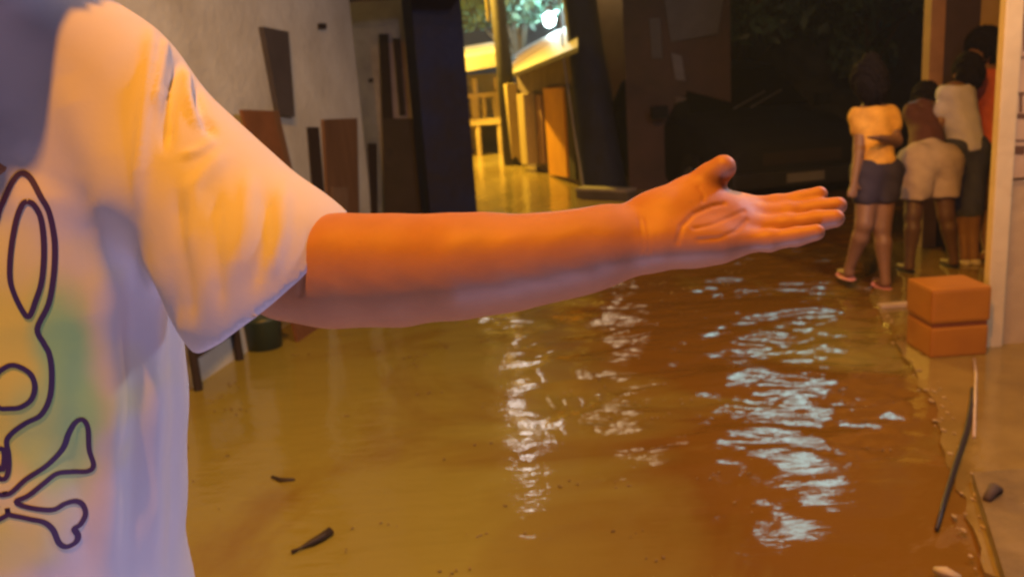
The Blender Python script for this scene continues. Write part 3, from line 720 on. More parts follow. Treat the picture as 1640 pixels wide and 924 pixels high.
def figure(label, J, base, skinm, parts, hair, h=.010, face=(0, 1, 0), hr=1.0):
    """J: joints in world space. One continuous skin surface; clothes and hair are children."""
    J = {k: np.array(v, float) for k, v in J.items()}
    t = thing('person', label, 'person', base)
    A_ = np.array(list(J.values())); lo = A_.min(0) - .17; hi = A_.max(0) + .2; lo[2] = max(lo[2] - .0, -.12)
    f = Field(lo, hi, h); fc = np.array(face, float); fc /= np.linalg.norm(fc)
    sidev = (J['shR'] - J['shL']); sidev /= np.linalg.norm(sidev)
    chest = (J['shL'] + J['shR']) / 2; hip = (J['hipL'] + J['hipR']) / 2; mid = chest * .45 + hip * .55
    f.cone(J['shL'], J['shR'], .05, .05, .03); f.cone(chest, mid, .085, .075, .04); f.cone(J['shL'] * .7 + chest * .3, mid, .06, .06, .03); f.cone(J['shR'] * .7 + chest * .3, mid, .06, .06, .03)
    f.cone(mid, hip, .08, .095, .04); f.cone(J['hipL'], J['hipR'], .08, .08, .03); f.cone(chest, J['head'] - [0, 0, .06], .045, .042, .03)
    f.ell(J['head'], (.072 * hr, .088 * hr, .105 * hr), .01); f.ell(J['head'] + fc * .045 + [0, 0, -.045], (.05, .05, .055), .02)
    f.cone(J['head'] + fc * .088, J['head'] + fc * .104 + [0, 0, -.03], .008, .013, .008)
    for s_ in (-1, 1):
        f.ell(J['head'] + sidev * .073 * s_ + [0, 0, -.01], (.012, .02, .03), .006)
        f.ell(J['head'] + fc * .088 + sidev * .03 * s_ + [0, 0, .008], (.013, .013, .009), .004, sub=True)
    for s_ in 'LR':
        f.cone(J['sh' + s_], J['el' + s_], .042, .034, .02); f.cone(J['el' + s_], J['ha' + s_], .033, .022, .012)
        d = J['ha' + s_] - J['el' + s_]; hand_simple(f, J['ha' + s_], d, sidev * (1 if s_ == 'L' else -1))
        f.cone(J['hip' + s_], J['kn' + s_], .078, .052, .03); f.cone(J['kn' + s_], J['an' + s_], .05, .030, .015)
        f.cone(J['kn' + s_] * .7 + J['an' + s_] * .3 - fc * .012, J['kn' + s_] * .45 + J['an' + s_] * .55, .048, .034, .02)
        fd = J['an' + s_]; f.cone(fd + [0, 0, -.03], fd + fc * .13 + [0, 0, -.045], .034, .026, .02, flat=((0, 0, 1), .75))
    V, Q = f.mesh(); V = smooth_v(V, Q, 2); vq('body', [(V, Q)], skinm, t)
    for nm, prims, m, cuts in parts:
        g = Field(lo, hi, h)
        for a, b_, r1, r2, k in prims: g.cone(a, b_, r1, r2, k)
        for pt_, nr in cuts: g.cut(pt_, nr)
        V, Q = g.mesh(); V = smooth_v(V, Q, 2)
        Nn = normals(V, Q); V = V + Nn * (.003 * np.sin(V[:, :1] * 55 + V[:, 2:] * 14) + .0015 * np.sin(V[:, 2:] * 70 + V[:, :1] * 50))
        o = vq(nm, [(V, Q)], m, t)
    g = Field(J['head'] - .25, J['head'] + .25, h * .7)
    for a, r in hair: g.ell(J['head'] + np.array(a), r, .02)
    g.ell(J['head'] + fc * .12 + [0, 0, -.03], (.075, .07, .075), .01, sub=True)
    V, Q = g.mesh(); V = smooth_v(V, Q, 1); V += normals(V, Q) * (.006 * np.sin(V @ np.array([[140.], [90], [60]])) + .004 * rng.normal(size=(len(V), 1)))
    vq('hair', [(V, Q)], hairm, t)
    return t, J


# A: girl in a yellow top
dA = dep(G(1420, 462, .016))
a = lambda x, y, dd=0.: P(x, y, dA + dd)
J = dict(head=a(1390, 132), shL=a(1378, 188), shR=a(1424, 188), elL=a(1376, 240, -.03), haL=a(1368, 292, -.08), elR=a(1436, 226, -.05), haR=a(1410, 222, -.16),
         hipL=a(1391, 275), hipR=a(1419, 276), knL=a(1384, 360, -.03), knR=a(1412, 366), anL=a(1360, 430, .10), anR=a(1418, 446))
J['anR'][2] = .075; J['anL'][2] = max(J['anL'][2], .07)
yel = mat('yellow_cloth', (.85, .50, .09), .8, (.6, .33, .06), 12); nvs = mat('navy_shorts', (.035, .03, .07), .8)
ch_, hp_ = (J['shL'] + J['shR']) / 2, (J['hipL'] + J['hipR']) / 2; md = ch_ * .45 + hp_ * .55; U3 = np.array([0, 0, 1.])
t_, J = figure('girl in a yellow top and dark shorts standing with her back turned', J, a(1418, 462), sk1,
    [('top', [(J['shL'], J['shR'], .058, .058, .03), (ch_, md, .10, .09, .04), (J['shL'], md, .065, .075, .03), (J['shR'], md, .065, .075, .03), (md, hp_ + U3 * .05, .088, .105, .03), (J['shL'], J['elL'] * .35 + J['shL'] * .65, .055, .058, .01), (J['shR'], J['elR'] * .35 + J['shR'] * .65, .055, .058, .01)], yel, [(hp_ + U3 * .05, -U3), (ch_ + U3 * .065, U3)]),
     ('shorts', [(hp_ + U3 * .05, hp_, .10, .11, .02), (J['hipL'], J['hipR'], .10, .10, .02), (J['hipL'], J['knL'] * .5 + J['hipL'] * .5, .10, .082, .02), (J['hipR'], J['knR'] * .5 + J['hipR'] * .5, .10, .082, .02)], nvs, [(hp_ - U3 * .17, -U3), (hp_ + U3 * .08, U3)])],
    [((0, -.02, .02), (.098, .115, .115)), ((0, -.075, -.03), (.085, .07, .105)), ((.01, -.01, .13), (.045, .045, .035))])
pk = mat('pink_rubber', (.65, .28, .27), .5)
for q in (J['anR'], J['anL']):
    MB().ball(q + [0, .05, -.062], .06, 16, (.75, 1.9, .16)).build('sandal', pk, t_, True)
    MB().tube([q + [-.042, .09, -.06], q + [0, .10, -.028], q + [.042, .09, -.06]], .009, 8).build('strap', pk, t_.children[-1] if False else t_)

# B: bending over in pale shorts
dB = dep(G(1490, 440, .016)) + .1
a = lambda x, y, dd=0.: P(x, y, dB + dd)
J = dict(head=a(1480, 162, .42), shL=a(1462, 182, .20), shR=a(1490, 178, .24), elL=a(1460, 172, .42), haL=a(1498, 138, .50), elR=a(1512, 205, .46), haR=a(1520, 236, .62),
         hipL=a(1470, 262), hipR=a(1508, 262), knL=a(1462, 345, -.02), knR=a(1515, 345, .0), anL=a(1456, 436), anR=a(1527, 432, .05))
for k in ('anL', 'anR'): J[k][2] = .075
ch_, hp_ = (J['shL'] + J['shR']) / 2, (J['hipL'] + J['hipR']) / 2; md = ch_ * .45 + hp_ * .55
mar = mat('maroon_cloth', (.10, .035, .035), .8); pale = mat('pale_shorts', (.50, .43, .46), .85, (.40, .33, .36), 7, .3, 20)
t_, J = figure('person in baggy pale shorts and maroon top bending forward', J, a(1490, 440), sk2,
    [('top', [(J['shL'], J['shR'], .06, .06, .03), (ch_, md, .085, .09, .04), (J['shL'], md, .06, .07, .03), (J['shR'], md, .06, .07, .03), (md, hp_ + (md - hp_) * .15, .10, .11, .03)], mar, []),
     ('shorts', [(hp_ + (md - hp_) * .35, hp_, .115, .13, .03), (J['hipL'], J['hipR'], .125, .125, .02), (J['hipL'], J['knL'] * .7 + J['hipL'] * .3, .125, .092, .02), (J['hipR'], J['knR'] * .7 + J['hipR'] * .3, .125, .092, .02)], pale, [(hp_ - U3 * .205, -U3)])],
    [((0, -.02, .02), (.085, .10, .112)), ((0, -.05, -.02), (.08, .07, .10))])
for q in (J['anR'], J['anL']): MB().ball(q + [0, .05, -.062], .06, 16, (.75, 1.9, .16)).build('sandal', mat('dark_rubber', (.03, .03, .03), .6), t_, True)

# C: lavender shirt
dC = dep(G(1545, 430, .016)) + .1
a = lambda x, y, dd=0.: P(x, y, dC + dd)
J = dict(head=a(1548, 118), shL=a(1518, 152), shR=a(1544, 152), elL=a(1506, 195, .02), haL=a(1498, 232, .10), elR=a(1558, 200), haR=a(1560, 245, .05),
         hipL=a(1536, 240), hipR=a(1560, 240), knL=a(1540, 320, .02), knR=a(1556, 320), anL=a(1545, 398), anR=a(1560, 404))
for k in ('anL', 'anR'): J[k][2] = .075
ch_, hp_ = (J['shL'] + J['shR']) / 2, (J['hipL'] + J['hipR']) / 2; md = ch_ * .45 + hp_ * .55
lav = mat('lavender_cloth', (.60, .62, .95), .85, (.50, .52, .85), 8); jean = mat('navy_jeans', (.04, .05, .13), .8)
t_, J = figure('child in a pale lavender shirt and navy trousers leaning behind the pale shorts', J, a(1552, 418), sk1,
    [('shirt', [(J['shL'], J['shR'], .06, .06, .03), (ch_, md, .11, .10, .04), (J['shL'], md, .065, .085, .03), (J['shR'], md, .065, .085, .03), (md, hp_, .10, .11, .03), (J['shL'], J['elL'] * .6 + J['shL'] * .4, .056, .06, .01), (J['shR'], J['elR'] * .6 + J['shR'] * .4, .056, .06, .01)], lav, [(hp_ + U3 * .0, -U3), (ch_ + U3 * .06, U3)]),
     ('trousers', [(hp_ + U3 * .05, hp_, .09, .10, .02), (J['hipL'], J['hipR'], .095, .095, .02), (J['hipL'], J['knL'], .095, .07, .02), (J['hipR'], J['knR'], .095, .07, .02), (J['knL'], J['knL'] * .6 + J['anL'] * .4, .07, .06, .01), (J['knR'], J['knR'] * .6 + J['anR'] * .4, .07, .06, .01)], jean, [(J['knL'] * .7 + J['anL'] * .3, -U3)])],
    [((0, -.02, .02), (.085, .10, .112)), ((0, -.05, -.02), (.08, .07, .09))])
for q in (J['anR'], J['anL']): MB().ball(q + [0, .05, -.05], .065, 16, (.75, 1.8, .5)).build('shoe', mat('pale_shoe', (.6, .56, .66), .6), t_, True)

# D: coral shirt behind the pillar
dD = dep(G(1590, 450, .016)) + .55
a = lambda x, y, dd=0.: P(x, y, dD + dd)
J = dict(head=a(1572, 82), shL=a(1573, 128), shR=a(1622, 126), elL=a(1560, 180, .05), haL=a(1570, 225, .08), elR=a(1625, 180), haR=a(1622, 232),
         hipL=a(1577, 245), hipR=a(1606, 245), knL=a(1576, 345), knR=a(1606, 345), anL=a(1580, 440), anR=a(1608, 440))
for k in ('anL', 'anR'): J[k][2] = .075
ch_, hp_ = (J['shL'] + J['shR']) / 2, (J['hipL'] + J['hipR']) / 2; md = ch_ * .45 + hp_ * .55
cor = mat('coral_cloth', (.62, .14, .10), .8); dks = mat('brown_shorts', (.10, .06, .045), .8)
t_, J = figure('person with bushy black hair and coral shirt half hidden by the pillar', J, a(1595, 455), sk1,
    [('shirt', [(J['shL'], J['shR'], .06, .06, .03), (ch_, md, .105, .095, .04), (J['shL'], md, .065, .08, .03), (J['shR'], md, .065, .08, .03), (md, hp_ + U3 * .04, .10, .11, .03), (J['shL'], J['elL'] * .6 + J['shL'] * .4, .056, .06, .01), (J['shR'], J['elR'] * .6 + J['shR'] * .4, .056, .06, .01)], cor, [(hp_ + U3 * .06, -U3), (ch_ + U3 * .07, U3)]),
     ('shorts', [(hp_ + U3 * .05, hp_, .095, .105, .02), (J['hipL'], J['hipR'], .10, .10, .02), (J['hipL'], J['knL'], .10, .08, .02), (J['hipR'], J['knR'], .10, .08, .02)], dks, [(J['knL'] + U3 * .05, -U3)])],
    [((.02, 0, .04), (.115, .115, .115)), ((.03, .02, -.02), (.10, .10, .10))], face=(-.8, -.3, 0))
for q in (J['anR'], J['anL']): MB().ball(q + [-.03, -.02, -.062], .06, 16, (1.4, 1.1, .16)).build('sandal', mat('dark_rubber', (.03, .03, .03), .6), t_, True)

# ================================================================== THE MAN
man_skin = mat('man_skin', (.46, .22, .115), .55, (.39, .18, .095), 14, .02, 150, sss=.2)
X0 = -.55; Y0 = .94
SJ = P(168, 138, .925); SJr = np.array([2 * X0 - SJ[0], SJ[1], SJ[2]])
EL = P(462, 425, .85)
man = thing('person', 'man in a printed white T-shirt holding his open palm out over the water', 'person', (X0, Y0, -.15))
# --- fine arm and hand
f = Field((EL[0] - .12, .62, 1.02), (.42, .98, 1.42), .002)
f.cone(SJ * .45 + EL * .55, EL, .044, .045, .02)
fa = [(462, 430, .85, .045), (540, 439, .83, .0455), (640, 437, .815, .044), (740, 429, .79, .040), (830, 420, .785, .036), (910, 408, .782, .0305), (965, 396, .78, .0265), (1015, 384, .778, .0235)]
wd_ = np.array([0, .70, .70])
for (xa, ya, da, ra_), (xb_, yb_, db, rb_) in zip(fa[:-1], fa[1:]):
    f.cone(P(xa, ya, da), P(xb_, yb_, db), ra_ - .002, rb_ - .002, .035)
f.cone(P(560, 412, .825), P(760, 404, .795), .032, .022, .03)           # forearm muscle
f.cone(P(985, 372, .788), P(1035, 366, .790), .020, .018, .02)          # radius side of the wrist
f.cone(P(985, 400, .770), P(1035, 396, .768), .018, .018, .02)
H = dict(
    I=[(1040, 356, .792, .0165), (1120, 340, .797, .0145), (1190, 335, .798, .0125), (1243, 331, .798, .0108), (1284, 322, .793, .0098), (1312, 312, .788, .0084)],
    Mi=[(1040, 368, .785, .0165), (1120, 356, .788, .0145), (1204, 350, .787, .0125), (1264, 344, .784, .0108), (1312, 335, .777, .0098), (1342, 330, .770, .0085)],
    R=[(1038, 382, .777, .0165), (1120, 374, .777, .0140), (1200, 369, .774, .0122), (1260, 362, .769, .0104), (1308, 354, .760, .0096), (1338, 350, .752, .0083)],
    L=[(1036, 396, .769, .0155), (1110, 392, .766, .0138), (1182, 388, .761, .0112), (1232, 385, .755, .0096), (1276, 379, .748, .0088), (1308, 372, .742, .0075)])
for k, c in H.items():       # palm first
    q = [P(*v[:3]) for v in c]
    f.cone(q[0], q[1], c[0][3], c[1][3], .016); f.cone(q[1], q[2], c[1][3], c[2][3], .014)
th = [(1050, 348, .792, .019), (1100, 318, .792, .0165), (1136, 287, .785, .0130), (1158, 269, .778, .0118)]
q = [P(*v[:3]) for v in th]
f.cone(q[0], q[1], th[0][3], th[1][3], .022)
f.cone(P(1075, 345, .780), P(1125, 326, .785), .021, .014, .02)         # thenar mound
f.cone(P(1112, 326, .790), P(1165, 336, .795), .014, .011, .02); f.cone(P(1080, 372, .776), P(1165, 364, .778), .0165, .0145, .02); f.cone(P(1100, 350, .782), P(1160, 350, .785), .0155, .0135, .02)        # web
f.cone(P(1065, 392, .762), P(1150, 392, .760), .016, .013, .018)        # heel of the hand
f.cone(q[1], q[2], th[1][3], th[2][3], .008); f.cone(q[2], q[3], th[2][3], th[3][3], .006)
handV = []
V1 = f
for i, (k, c) in enumerate(H.items()):   # fingers as sub-fields so that they stay apart
    q = [P(*v[:3]) for v in c]
    for j in (2, 3, 4): f.cone(q[j], q[j + 1], c[j][3] * .97, c[j + 1][3] * .97, .0035 if j > 2 else .005)
    f.cone(q[3], q[3] + [0, 0, .0002], c[3][3] * 1.0, c[3][3] * 1.0, .003)
# palm creases
V, Q = f.mesh(); V = smooth_v(V, Q, 3)
rel = V - CAM; dz = rel @ F_; PX = 820 + FOC * (rel @ R_) / dz; PY = 462 - FOC * (rel @ U_) / dz; NN = normals(V, Q)
gr = np.zeros(len(V))
for cr, w_, am in (([(1085, 388), (1092, 362), (1112, 342), (1140, 330), (1160, 326)], 3.2, .0016), ([(1112, 366), (1140, 360), (1182, 342), (1192, 338)], 2.6, .0011), ([(1118, 384), (1150, 382), (1178, 370), (1196, 352)], 2.8, .0012),
                   ([(1024, 352), (1030, 380), (1028, 402)], 2.4, .0008), ([(1034, 350), (1040, 378), (1038, 404)], 2.2, .0006), ([(470, 395), (486, 430), (480, 470)], 5, .0012), ([(1118, 300), (1128, 312), (1126, 322)], 2.4, .001)):
    for a0, b0_ in zip(cr[:-1], cr[1:]):
        vx, vy = b0_[0] - a0[0], b0_[1] - a0[1]; t = np.clip(((PX - a0[0]) * vx + (PY - a0[1]) * vy) / (vx * vx + vy * vy), 0, 1)
        gr = np.maximum(gr, am * np.exp(-(np.hypot(PX - a0[0] - t * vx, PY - a0[1] - t * vy) / w_)**2))
vn = .00025 * np.sin(V[:, 0] * 31 + V[:, 2] * 50) * np.sin(V[:, 1] * 40 + V[:, 0] * 17) + .00012 * np.sin(V[:, 0] * 140 + 3 * np.sin(V[:, 2] * 90))
V = V + NN * (vn - gr)[:, None]
arm = (V, Q)
# --- rest of the body (mostly beyond the frame, still there)
sh_z = SJ[2]; ZH = sh_z + .30
f = Field((X0 - .36, .68, -.2), (X0 + .42, 1.25, ZH + .14), .0075)
f.column([.88, 1.0, 1.15, 1.3, sh_z - .01], [X0] * 5, [Y0] * 5, [.13, .13, .14, .15, .12], [.10, .10, .11, .11, .07], .03)
f.cone(SJ, (X0, Y0, sh_z + .02), .055, .06, .04); f.cone(SJr, (X0, Y0, sh_z + .02), .055, .06, .04)
f.cone((X0, Y0, sh_z), (X0 + .03, Y0 - .03, ZH - .12), .06, .055, .03)
YH0 = Y0; XH0 = X0; Y0 = Y0 - .035; X0 = X0 + .06; f.ell((X0, Y0 - .03, ZH), (.076, .096, .115), .02); f.ell((X0, Y0 - .075, ZH - .07), (.055, .055, .06), .03)
f.cone((X0, Y0 - .125, ZH), (X0, Y0 - .143, ZH - .035), .009, .015, .01)
f.cone((X0 - .02, Y0 - .122, ZH - .07), (X0 + .02, Y0 - .122, ZH - .07), .008, .008, .006)
for s_ in (-1, 1):
    f.ell((X0 + s_ * .078, Y0 - .02, ZH - .01), (.012, .022, .034), .006); f.ell((X0 + s_ * .032, Y0 - .125, ZH + .01), (.016, .012, .009), .006, sub=True); f.ell((X0 + s_ * .032, Y0 - .108, ZH + .01), (.012, .012, .01), .004)
Y0 = YH0; X0 = XH0
f.cone(SJ, SJ * .35 + EL * .65, .050, .045, .02)
er = SJr + [-.05, .03, -.29]; hr_ = er + [.03, -.12, -.23]
f.cone(SJr, er, .05, .04, .02); f.cone(er, hr_, .042, .026, .015); hand_simple(f, hr_, hr_ - er, np.array([1, -.4, 0]) * .9)
for s_ in (-1, 1):
    hp = np.array([X0 + s_ * .05, Y0, .86]); kn = np.array([X0 + s_ * .11, Y0 - .02, .42]); an_ = np.array([X0 + s_ * .12, Y0 + .02, -.07])
    f.cone(hp, kn, .085, .06, .03); f.cone(kn, an_, .058, .036, .02); f.cone(an_ + [0, 0, -.03], an_ + [s_ * .03, -.15, -.045], .035, .03, .02)
V, Q = f.mesh(); body = (smooth_v(V, Q, 2), Q)
vq('body', [arm, body] + handV, man_skin, man)
# trousers
g = Field((X0 - .3, .75, -.14), (X0 + .3, 1.2, 1.02), .009)
g.cone((X0 - .03, Y0, .93), (X0 + .03, Y0, .93), .09, .09, .03)
for s_ in (-1, 1): g.cone((X0 + s_ * .04, Y0, .86), (X0 + s_ * .10, Y0 - .02, .42), .08, .09, .03); g.cone((X0 + s_ * .11, Y0 - .02, .42), (X0 + s_ * .12, Y0, .25), .09, .085, .02)
g.cut((0, 0, .28), (0, 0, -1.)); V, Q = g.mesh(); vq('shorts', [(smooth_v(V, Q, 2), Q)], mat('denim', (.05, .06, .11), .85, bump=.2, bscale=90), man)
g = Field((X0 - .2, .75, ZH - .2), (X0 + .2, 1.2, ZH + .2), .006)
g.ell((X0 + .06, Y0 - .045, ZH + .03), (.086, .10, .108), .02); g.ell((X0 + .06, Y0 - .155, ZH - .04), (.09, .08, .10), .01, sub=True)
V, Q = g.mesh(); V += normals(V, Q) * .004 * rng.normal(size=(len(V), 1)); vq('hair', [(V, Q)], hairm, man)

# --- T-shirt
g = Field((X0 - .40, .70, .58), (X0 + .62, 1.24, sh_z + .22), .0045)
zs = [.58, .85, 1.0, 1.15, 1.27, sh_z - .02, sh_z + .07]
g.column(zs, [X0] * 7, [Y0 - .005, Y0 - .005, Y0, Y0, Y0, Y0, Y0], [.140, .144, .165, .183, .19, .150, .10], [.135, .13, .128, .128, .115, .085, .065], .03)
for s_, q in ((1, SJ), (-1, SJr)):
    g.cone(q, (X0 + s_ * .05, Y0 + .005, sh_z + .095), .070, .062, .05)
HC = P(436, 448, .865); HN = P(640, 700, .88) - HC; HN /= np.linalg.norm(HN); HX = HN.copy(); HN = HN + [0, .27, 0]; HN /= np.linalg.norm(HN)
HA = HC + HX * .12
g2 = Field((X0 - .40, .70, .58), (X0 + .62, 1.24, sh_z + .22), .0045)
g2.cone(SJ, HC, .066, .096, .0); g2.cone(HC, HA, .096, .100, .02); g2.cut(HC + HN * .002, HN)
er2 = SJr + (er - SJr) * .62; g.cone(SJr, er2, .072, .085, .05)
hh = np.clip(.5 + .5 * (g.D - g2.D) / .05, 0, 1); g.D = g.D * (1 - hh) + g2.D * hh - .05 * hh * (1 - hh)
g.cut((0, 0, .63), (0, 0, -1.))
g.cone((X0, Y0 - .06, sh_z + .26), (X0 + .02, Y0 + .0, sh_z + .155), .085, .080, .012, sub=True)
V, Q = g.mesh(); V = smooth_v(V, Q, 3); Nn = normals(V, Q)
# folds
rel = V - CAM; dz = rel @ F_; PX = 820 + FOC * (rel @ R_) / dz; PY = 462 - FOC * (rel @ U_) / dz
vis = np.clip(-(Nn * (rel / np.linalg.norm(rel, axis=1, keepdims=True))).sum(1) * 2.5, 0, 1)


def fold(pts, w, amp, soft=40, w2=None):
    best = np.full(len(V), 1e9); tt = np.zeros(len(V)); n = len(pts) - 1
    for i, (a0, b0_) in enumerate(zip(pts[:-1], pts[1:])):
        vx, vy = b0_[0] - a0[0], b0_[1] - a0[1]; L2 = vx * vx + vy * vy
        t = np.clip(((PX - a0[0]) * vx + (PY - a0[1]) * vy) / L2, 0, 1); dd = np.hypot(PX - a0[0] - t * vx, PY - a0[1] - t * vy)
        m_ = dd < best; best[m_] = dd[m_]; tt[m_] = (i + t[m_]) / n
    ww = w if w2 is None else w + (w2 - w) * tt
    tap = np.clip(np.minimum(tt, 1 - tt) * 5 + .15, 0, 1)
    return amp * tap * np.exp(-(best / ww)**2)


disp = np.zeros(len(V))
for a in (([(243, 40), (238, 110), (228, 220), (222, 330)], 11, .007), ([(262, 62), (258, 110), (252, 180)], 8, .008), ([(287, 95), (272, 150), (264, 240)], 8, -.009),
          ([(292, 110), (302, 160), (322, 205)], 8, .009), ([(312, 135), (318, 185), (345, 215)], 8, -.007), ([(345, 222), (320, 240), (290, 250)], 7, .005),
          ([(365, 235), (310, 300), (300, 420)], 14, .006), ([(400, 270), (392, 360), (372, 450)], 13, .006), ([(455, 290), (452, 370), (430, 450)], 12, .006),
          ([(350, 300), (345, 400), (352, 500)], 11, -.006), ([(425, 300), (424, 380), (404, 470)], 10, -.006), ([(505, 360), (495, 410), (462, 462)], 9, -.003),
          ([(290, 300), (292, 420), (300, 530)], 16, -.008),
          ([(175, 260), (168, 460), (185, 660), (182, 930)], 24, .008), ([(215, 330), (213, 500), (212, 700), (205, 930)], 16, -.009), ([(248, 380), (250, 600), (252, 930)], 14, .008), ([(275, 420), (279, 700), (276, 930)], 9, -.006),
          ([(120, 560), (128, 760), (140, 930)], 22, -.005), ([(60, 700), (70, 930)], 24, .004), ([(100, 120), (150, 260), (165, 360)], 30, .004), ([(20, 240), (90, 300), (160, 330)], 22, -.0035)):
    disp += fold(*a) * (1.0 if a[0][0][1] < 200 else .6)
disp *= vis
loose = .0030 * np.sin(V[:, 0] * 31 + 2 * np.sin(V[:, 2] * 6) + 1) * smooth01(1.25, .8, V[:, 2]) + .0012 * np.sin(V[:, 2] * 47 + V[:, 0] * 23)
V = V + Nn * (disp + loose)[:, None]
# remove the caps: sleeve hem, other sleeve, bottom and neck
cen = V[Q].mean(1); fn = np.cross(V[Q[:, 2]] - V[Q[:, 0]], V[Q[:, 3]] - V[Q[:, 1]]); fn /= np.linalg.norm(fn, axis=1, keepdims=True) + 1e-12
kill = (np.abs((cen - HC) @ HN) < .008) & (fn @ HN > .6) & (np.linalg.norm(cen - HC, axis=1) < .14)
kill |= (cen[:, 2] < .636)
ed = (er - SJr) / np.linalg.norm(er - SJr); kill |= ((cen - er2) @ ed > .02) & (cen[:, 0] < X0 - .2)
kill |= (np.hypot(cen[:, 0] - X0, cen[:, 1] - Y0) < .10) & (cen[:, 2] > sh_z - .02) & (fn[:, 2] > .2) & (cen[:, 2] > sh_z + .04) & (np.hypot(cen[:, 0] - X0 - .01, (cen[:, 1] - Y0 + .03)) < .08)
Q = Q[~kill]
# even out the hems
from collections import defaultdict
ec = defaultdict(int)
for a_, b_ in ((0, 1), (1, 2), (2, 3), (3, 0)):
    for u, w_ in zip(Q[:, a_].tolist(), Q[:, b_].tolist()): ec[(min(u, w_), max(u, w_))] += 1
bn = defaultdict(list)
for (u, w_), c_ in ec.items():
    if c_ == 1: bn[u].append(w_); bn[w_].append(u)
bi = np.array([u for u in bn if len(bn[u]) == 2]); bj = np.array([bn[u] for u in bi])
for _ in range(14): V[bi] = V[bi] * .4 + .3 * (V[bj[:, 0]] + V[bj[:, 1]])
SV, SQ = V, Q
# shirt material: white cotton with a yellow / green wash behind the print
sm_ = mat('white_cotton', (.64, .63, .68), .9, (.58, .57, .62), 3, .02, 200)
nt = sm_.node_tree; N = nt.nodes; L = nt.links; bs = N['Principled BSDF']; tcn = [n for n in N if n.type == 'TEX_COORD'][0]
bs.inputs['Sheen Weight'].default_value = .15
bvh = BVHTree.FromPolygons([tuple(v) for v in SV], [tuple(int(i) for i in q) for q in SQ])
def hit(x, y):
    r = ray(x, y); r /= np.linalg.norm(r); h_ = bvh.ray_cast(Vector(CAM), Vector(r)); return np.array(h_[0]) if h_[0] is not None else P(x, y, .9)
src = bs.inputs['Base Color'].links[0].from_socket
for (cx_, cy_, rx, rz_, col, st) in ((-10, 590, .11, .19, (.76, .70, .14), 1.0), (112, 590, .026, .10, (.28, .66, .30), .85), (85, 715, .035, .07, (.42, .68, .28), .7), (10, 880, .06, .05, (.72, .70, .15), .6)):
    c = hit(cx_, cy_); mp_ = N.new('ShaderNodeMapping'); mp_.vector_type = 'POINT'
    sc_ = N.new('ShaderNodeVectorMath'); sc_.operation = 'SUBTRACT'; L.new(tcn.outputs['Object'], sc_.inputs[0]); sc_.inputs[1].default_value = tuple(c)
    nz = N.new('ShaderNodeTexNoise'); nz.inputs['Scale'].default_value = 14; L.new(tcn.outputs['Object'], nz.inputs['Vector'])
    di = N.new('ShaderNodeVectorMath'); di.operation = 'MULTIPLY'; L.new(sc_.outputs[0], di.inputs[0]); di.inputs[1].default_value = (1 / rx, 1 / .3, 1 / rz_)
    ln = N.new('ShaderNodeVectorMath'); ln.operation = 'LENGTH'; L.new(di.outputs[0], ln.inputs[0])
    sb2 = N.new('ShaderNodeMath'); sb2.operation = 'ADD'; L.new(ln.outputs['Value'], sb2.inputs[0]); L.new(nz.outputs['Fac'], sb2.inputs[1])
    mr2 = N.new('ShaderNodeMapRange'); mr2.interpolation_type = 'SMOOTHSTEP'; mr2.inputs[1].default_value = 1.75; mr2.inputs[2].default_value = .8; mr2.inputs[3].default_value = 0; mr2.inputs[4].default_value = st
    L.new(sb2.outputs[0], mr2.inputs[0]); mx = N.new('ShaderNodeMix'); mx.data_type = 'RGBA'; L.new(mr2.outputs[0], mx.inputs[0]); L.new(src, mx.inputs[6]); mx.inputs[7].default_value = (*col, 1); src = mx.outputs[2]
L.new(src, bs.inputs['Base Color'])
so = vq('shirt', [(SV, SQ)], sm_, man)
md_ = so.modifiers.new('thick', 'SOLIDIFY'); md_.thickness = .003; md_.offset = -1

# --- the line print, laid on the cloth
ink = mat('print_ink', (.035, .02, .12), .7, (.05, .02, .10), 8)
lines = [
    [(-25, 392), (-8, 362), (0, 335), (6, 322), (20, 292), (34, 278), (49, 286), (65, 315), (78, 338), (86, 374), (88, 403), (86, 442), (78, 487), (60, 526), (70, 549), (79, 567), (83, 598), (80, 636), (66, 664), (42, 677), (21, 692), (11, 706), (14, 727), (14, 752), (6, 767), (-25, 770)],
    [(44, 323), (54, 328), (65, 348), (70, 383), (70, 422), (66, 455), (58, 480), (47, 507), (36, 497), (22, 468), (16, 442), (18, 400), (26, 354), (36, 328), (44, 323)],
    [(-8, 605), (0, 594), (17, 585), (33, 588), (50, 600), (56, 620), (50, 640), (33, 652), (15, 654), (-2, 652), (-10, 630), (-8, 605)],
    [(-2, 718), (6, 720), (7, 735), (4, 752), (-6, 756)],
    [(-25, 791), (0, 791), (17, 789), (42, 767), (75, 745), (100, 719), (110, 694), (121, 676), (133, 672), (141, 685), (143, 719), (150, 744), (141, 754), (116, 755), (91, 758), (71, 773), (46, 793), (26, 803), (46, 812), (83, 816), (104, 806), (121, 802), (133, 808), (137, 823), (129, 839), (119, 846), (125, 857), (121, 868), (106, 875), (94, 868), (85, 848), (71, 836), (50, 831), (21, 825), (-25, 818)]]


def smooth_line(pts, n=5):
    pts = [np.array(p, float) for p in pts]; out = []
    for i in range(len(pts) - 1):
        p0, p1, p2, p3 = pts[max(i - 1, 0)], pts[i], pts[i + 1], pts[min(i + 2, len(pts) - 1)]
        for t in np.linspace(0, 1, n, endpoint=False): out.append(.5 * ((2 * p1) + (-p0 + p2) * t + (2 * p0 - 5 * p1 + 4 * p2 - p3) * t * t + (-p0 + 3 * p1 - 3 * p2 + p3) * t**3))
    out.append(pts[-1]); return out


def front(x, z):
    h_ = bvh.ray_cast(Vector((x, 0.3, z)), Vector((0, 1, 0))); return (np.array(h_[0]), np.array(h_[1])) if h_[0] is not None else (None, None)


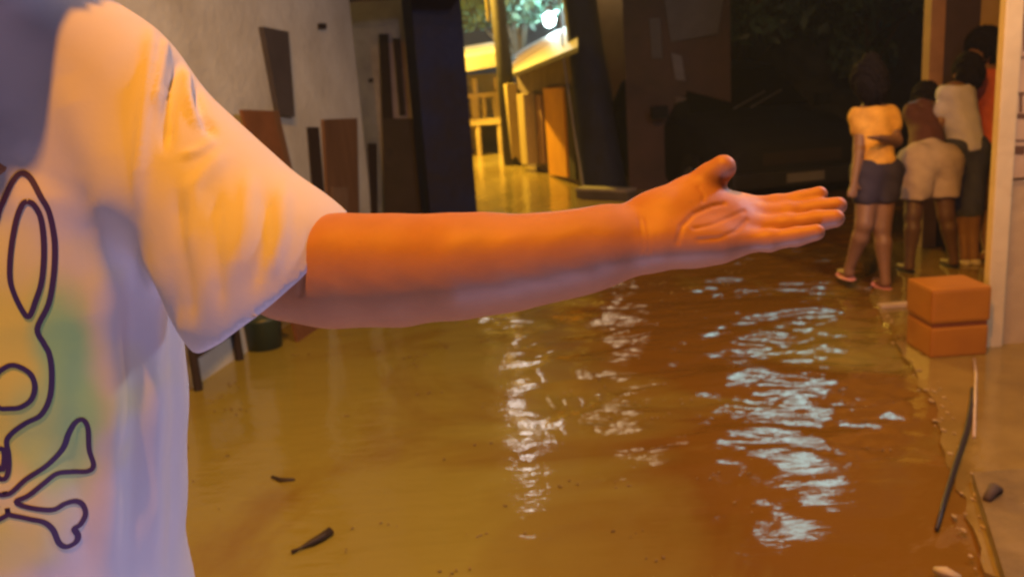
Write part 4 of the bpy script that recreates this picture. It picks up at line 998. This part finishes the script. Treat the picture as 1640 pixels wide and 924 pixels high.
XM = None; bmp = bmesh.new()
AX = hit(1, 560)[0] - .022
for ln_ in lines:
    c3 = [hit(x, y) if x > -2 else None for x, y in smooth_line(ln_)]
    px2 = smooth_line(ln_)
    c3 = [hit(max(p_[0], -60), p_[1]) for p_ in px2]
    for mir in (1, -1):
        xz = [(c_[0] if mir == 1 else 2 * AX - c_[0], c_[2]) for c_ in c3]
        if mir == 1: xz = [(max(x, AX), z) for x, z in xz]
        else: xz = [(min(x, AX), z) for x, z in xz]
        prev = None; n = len(xz)
        for i in range(n):
            tx = xz[min(i + 1, n - 1)][0] - xz[max(i - 1, 0)][0]; tz = xz[min(i + 1, n - 1)][1] - xz[max(i - 1, 0)][1]; l_ = math.hypot(tx, tz)
            if l_ < 1e-7: continue
            hw = .0024; ring = []
            for s_ in (-1, 0, 1):
                p_, n_ = front(xz[i][0] - tz / l_ * hw * s_, xz[i][1] + tx / l_ * hw * s_)
                if p_ is None: ring = None; break
                if n_[1] > 0: n_ = -n_
                ring.append(bmp.verts.new(Vector(p_ + n_ * .0007)))
            if ring and prev:
                for k in (0, 1): bmp.faces.new((prev[k], prev[k + 1], ring[k + 1], ring[k]))
            prev = ring
me = bpy.data.meshes.new('shirt_print'); bmesh.ops.recalc_face_normals(bmp, faces=bmp.faces); bmp.to_mesh(me); bmp.free()
po = link('shirt_print', me, ink, None, True); po.parent = so; po.matrix_parent_inverse = Matrix.Identity(4)

# ================================================================== HUMID NIGHT AIR
hz = MB().box((-95, -60, -1.2), (95, 130, 9.5)).build('haze', None); hz['kind'] = 'stuff'
hm = bpy.data.materials.new('haze'); hm.use_nodes = True; nt = hm.node_tree; nt.nodes.remove(nt.nodes['Principled BSDF'])
pvn = nt.nodes.new('ShaderNodeVolumePrincipled'); pvn.inputs['Density'].default_value = 0.0026; pvn.inputs['Color'].default_value = (.85, .9, 1, 1); pvn.inputs['Anisotropy'].default_value = .35
nt.links.new(pvn.outputs[0], nt.nodes['Material Output'].inputs['Volume']); hz.data.materials.append(hm); hz.visible_shadow = True
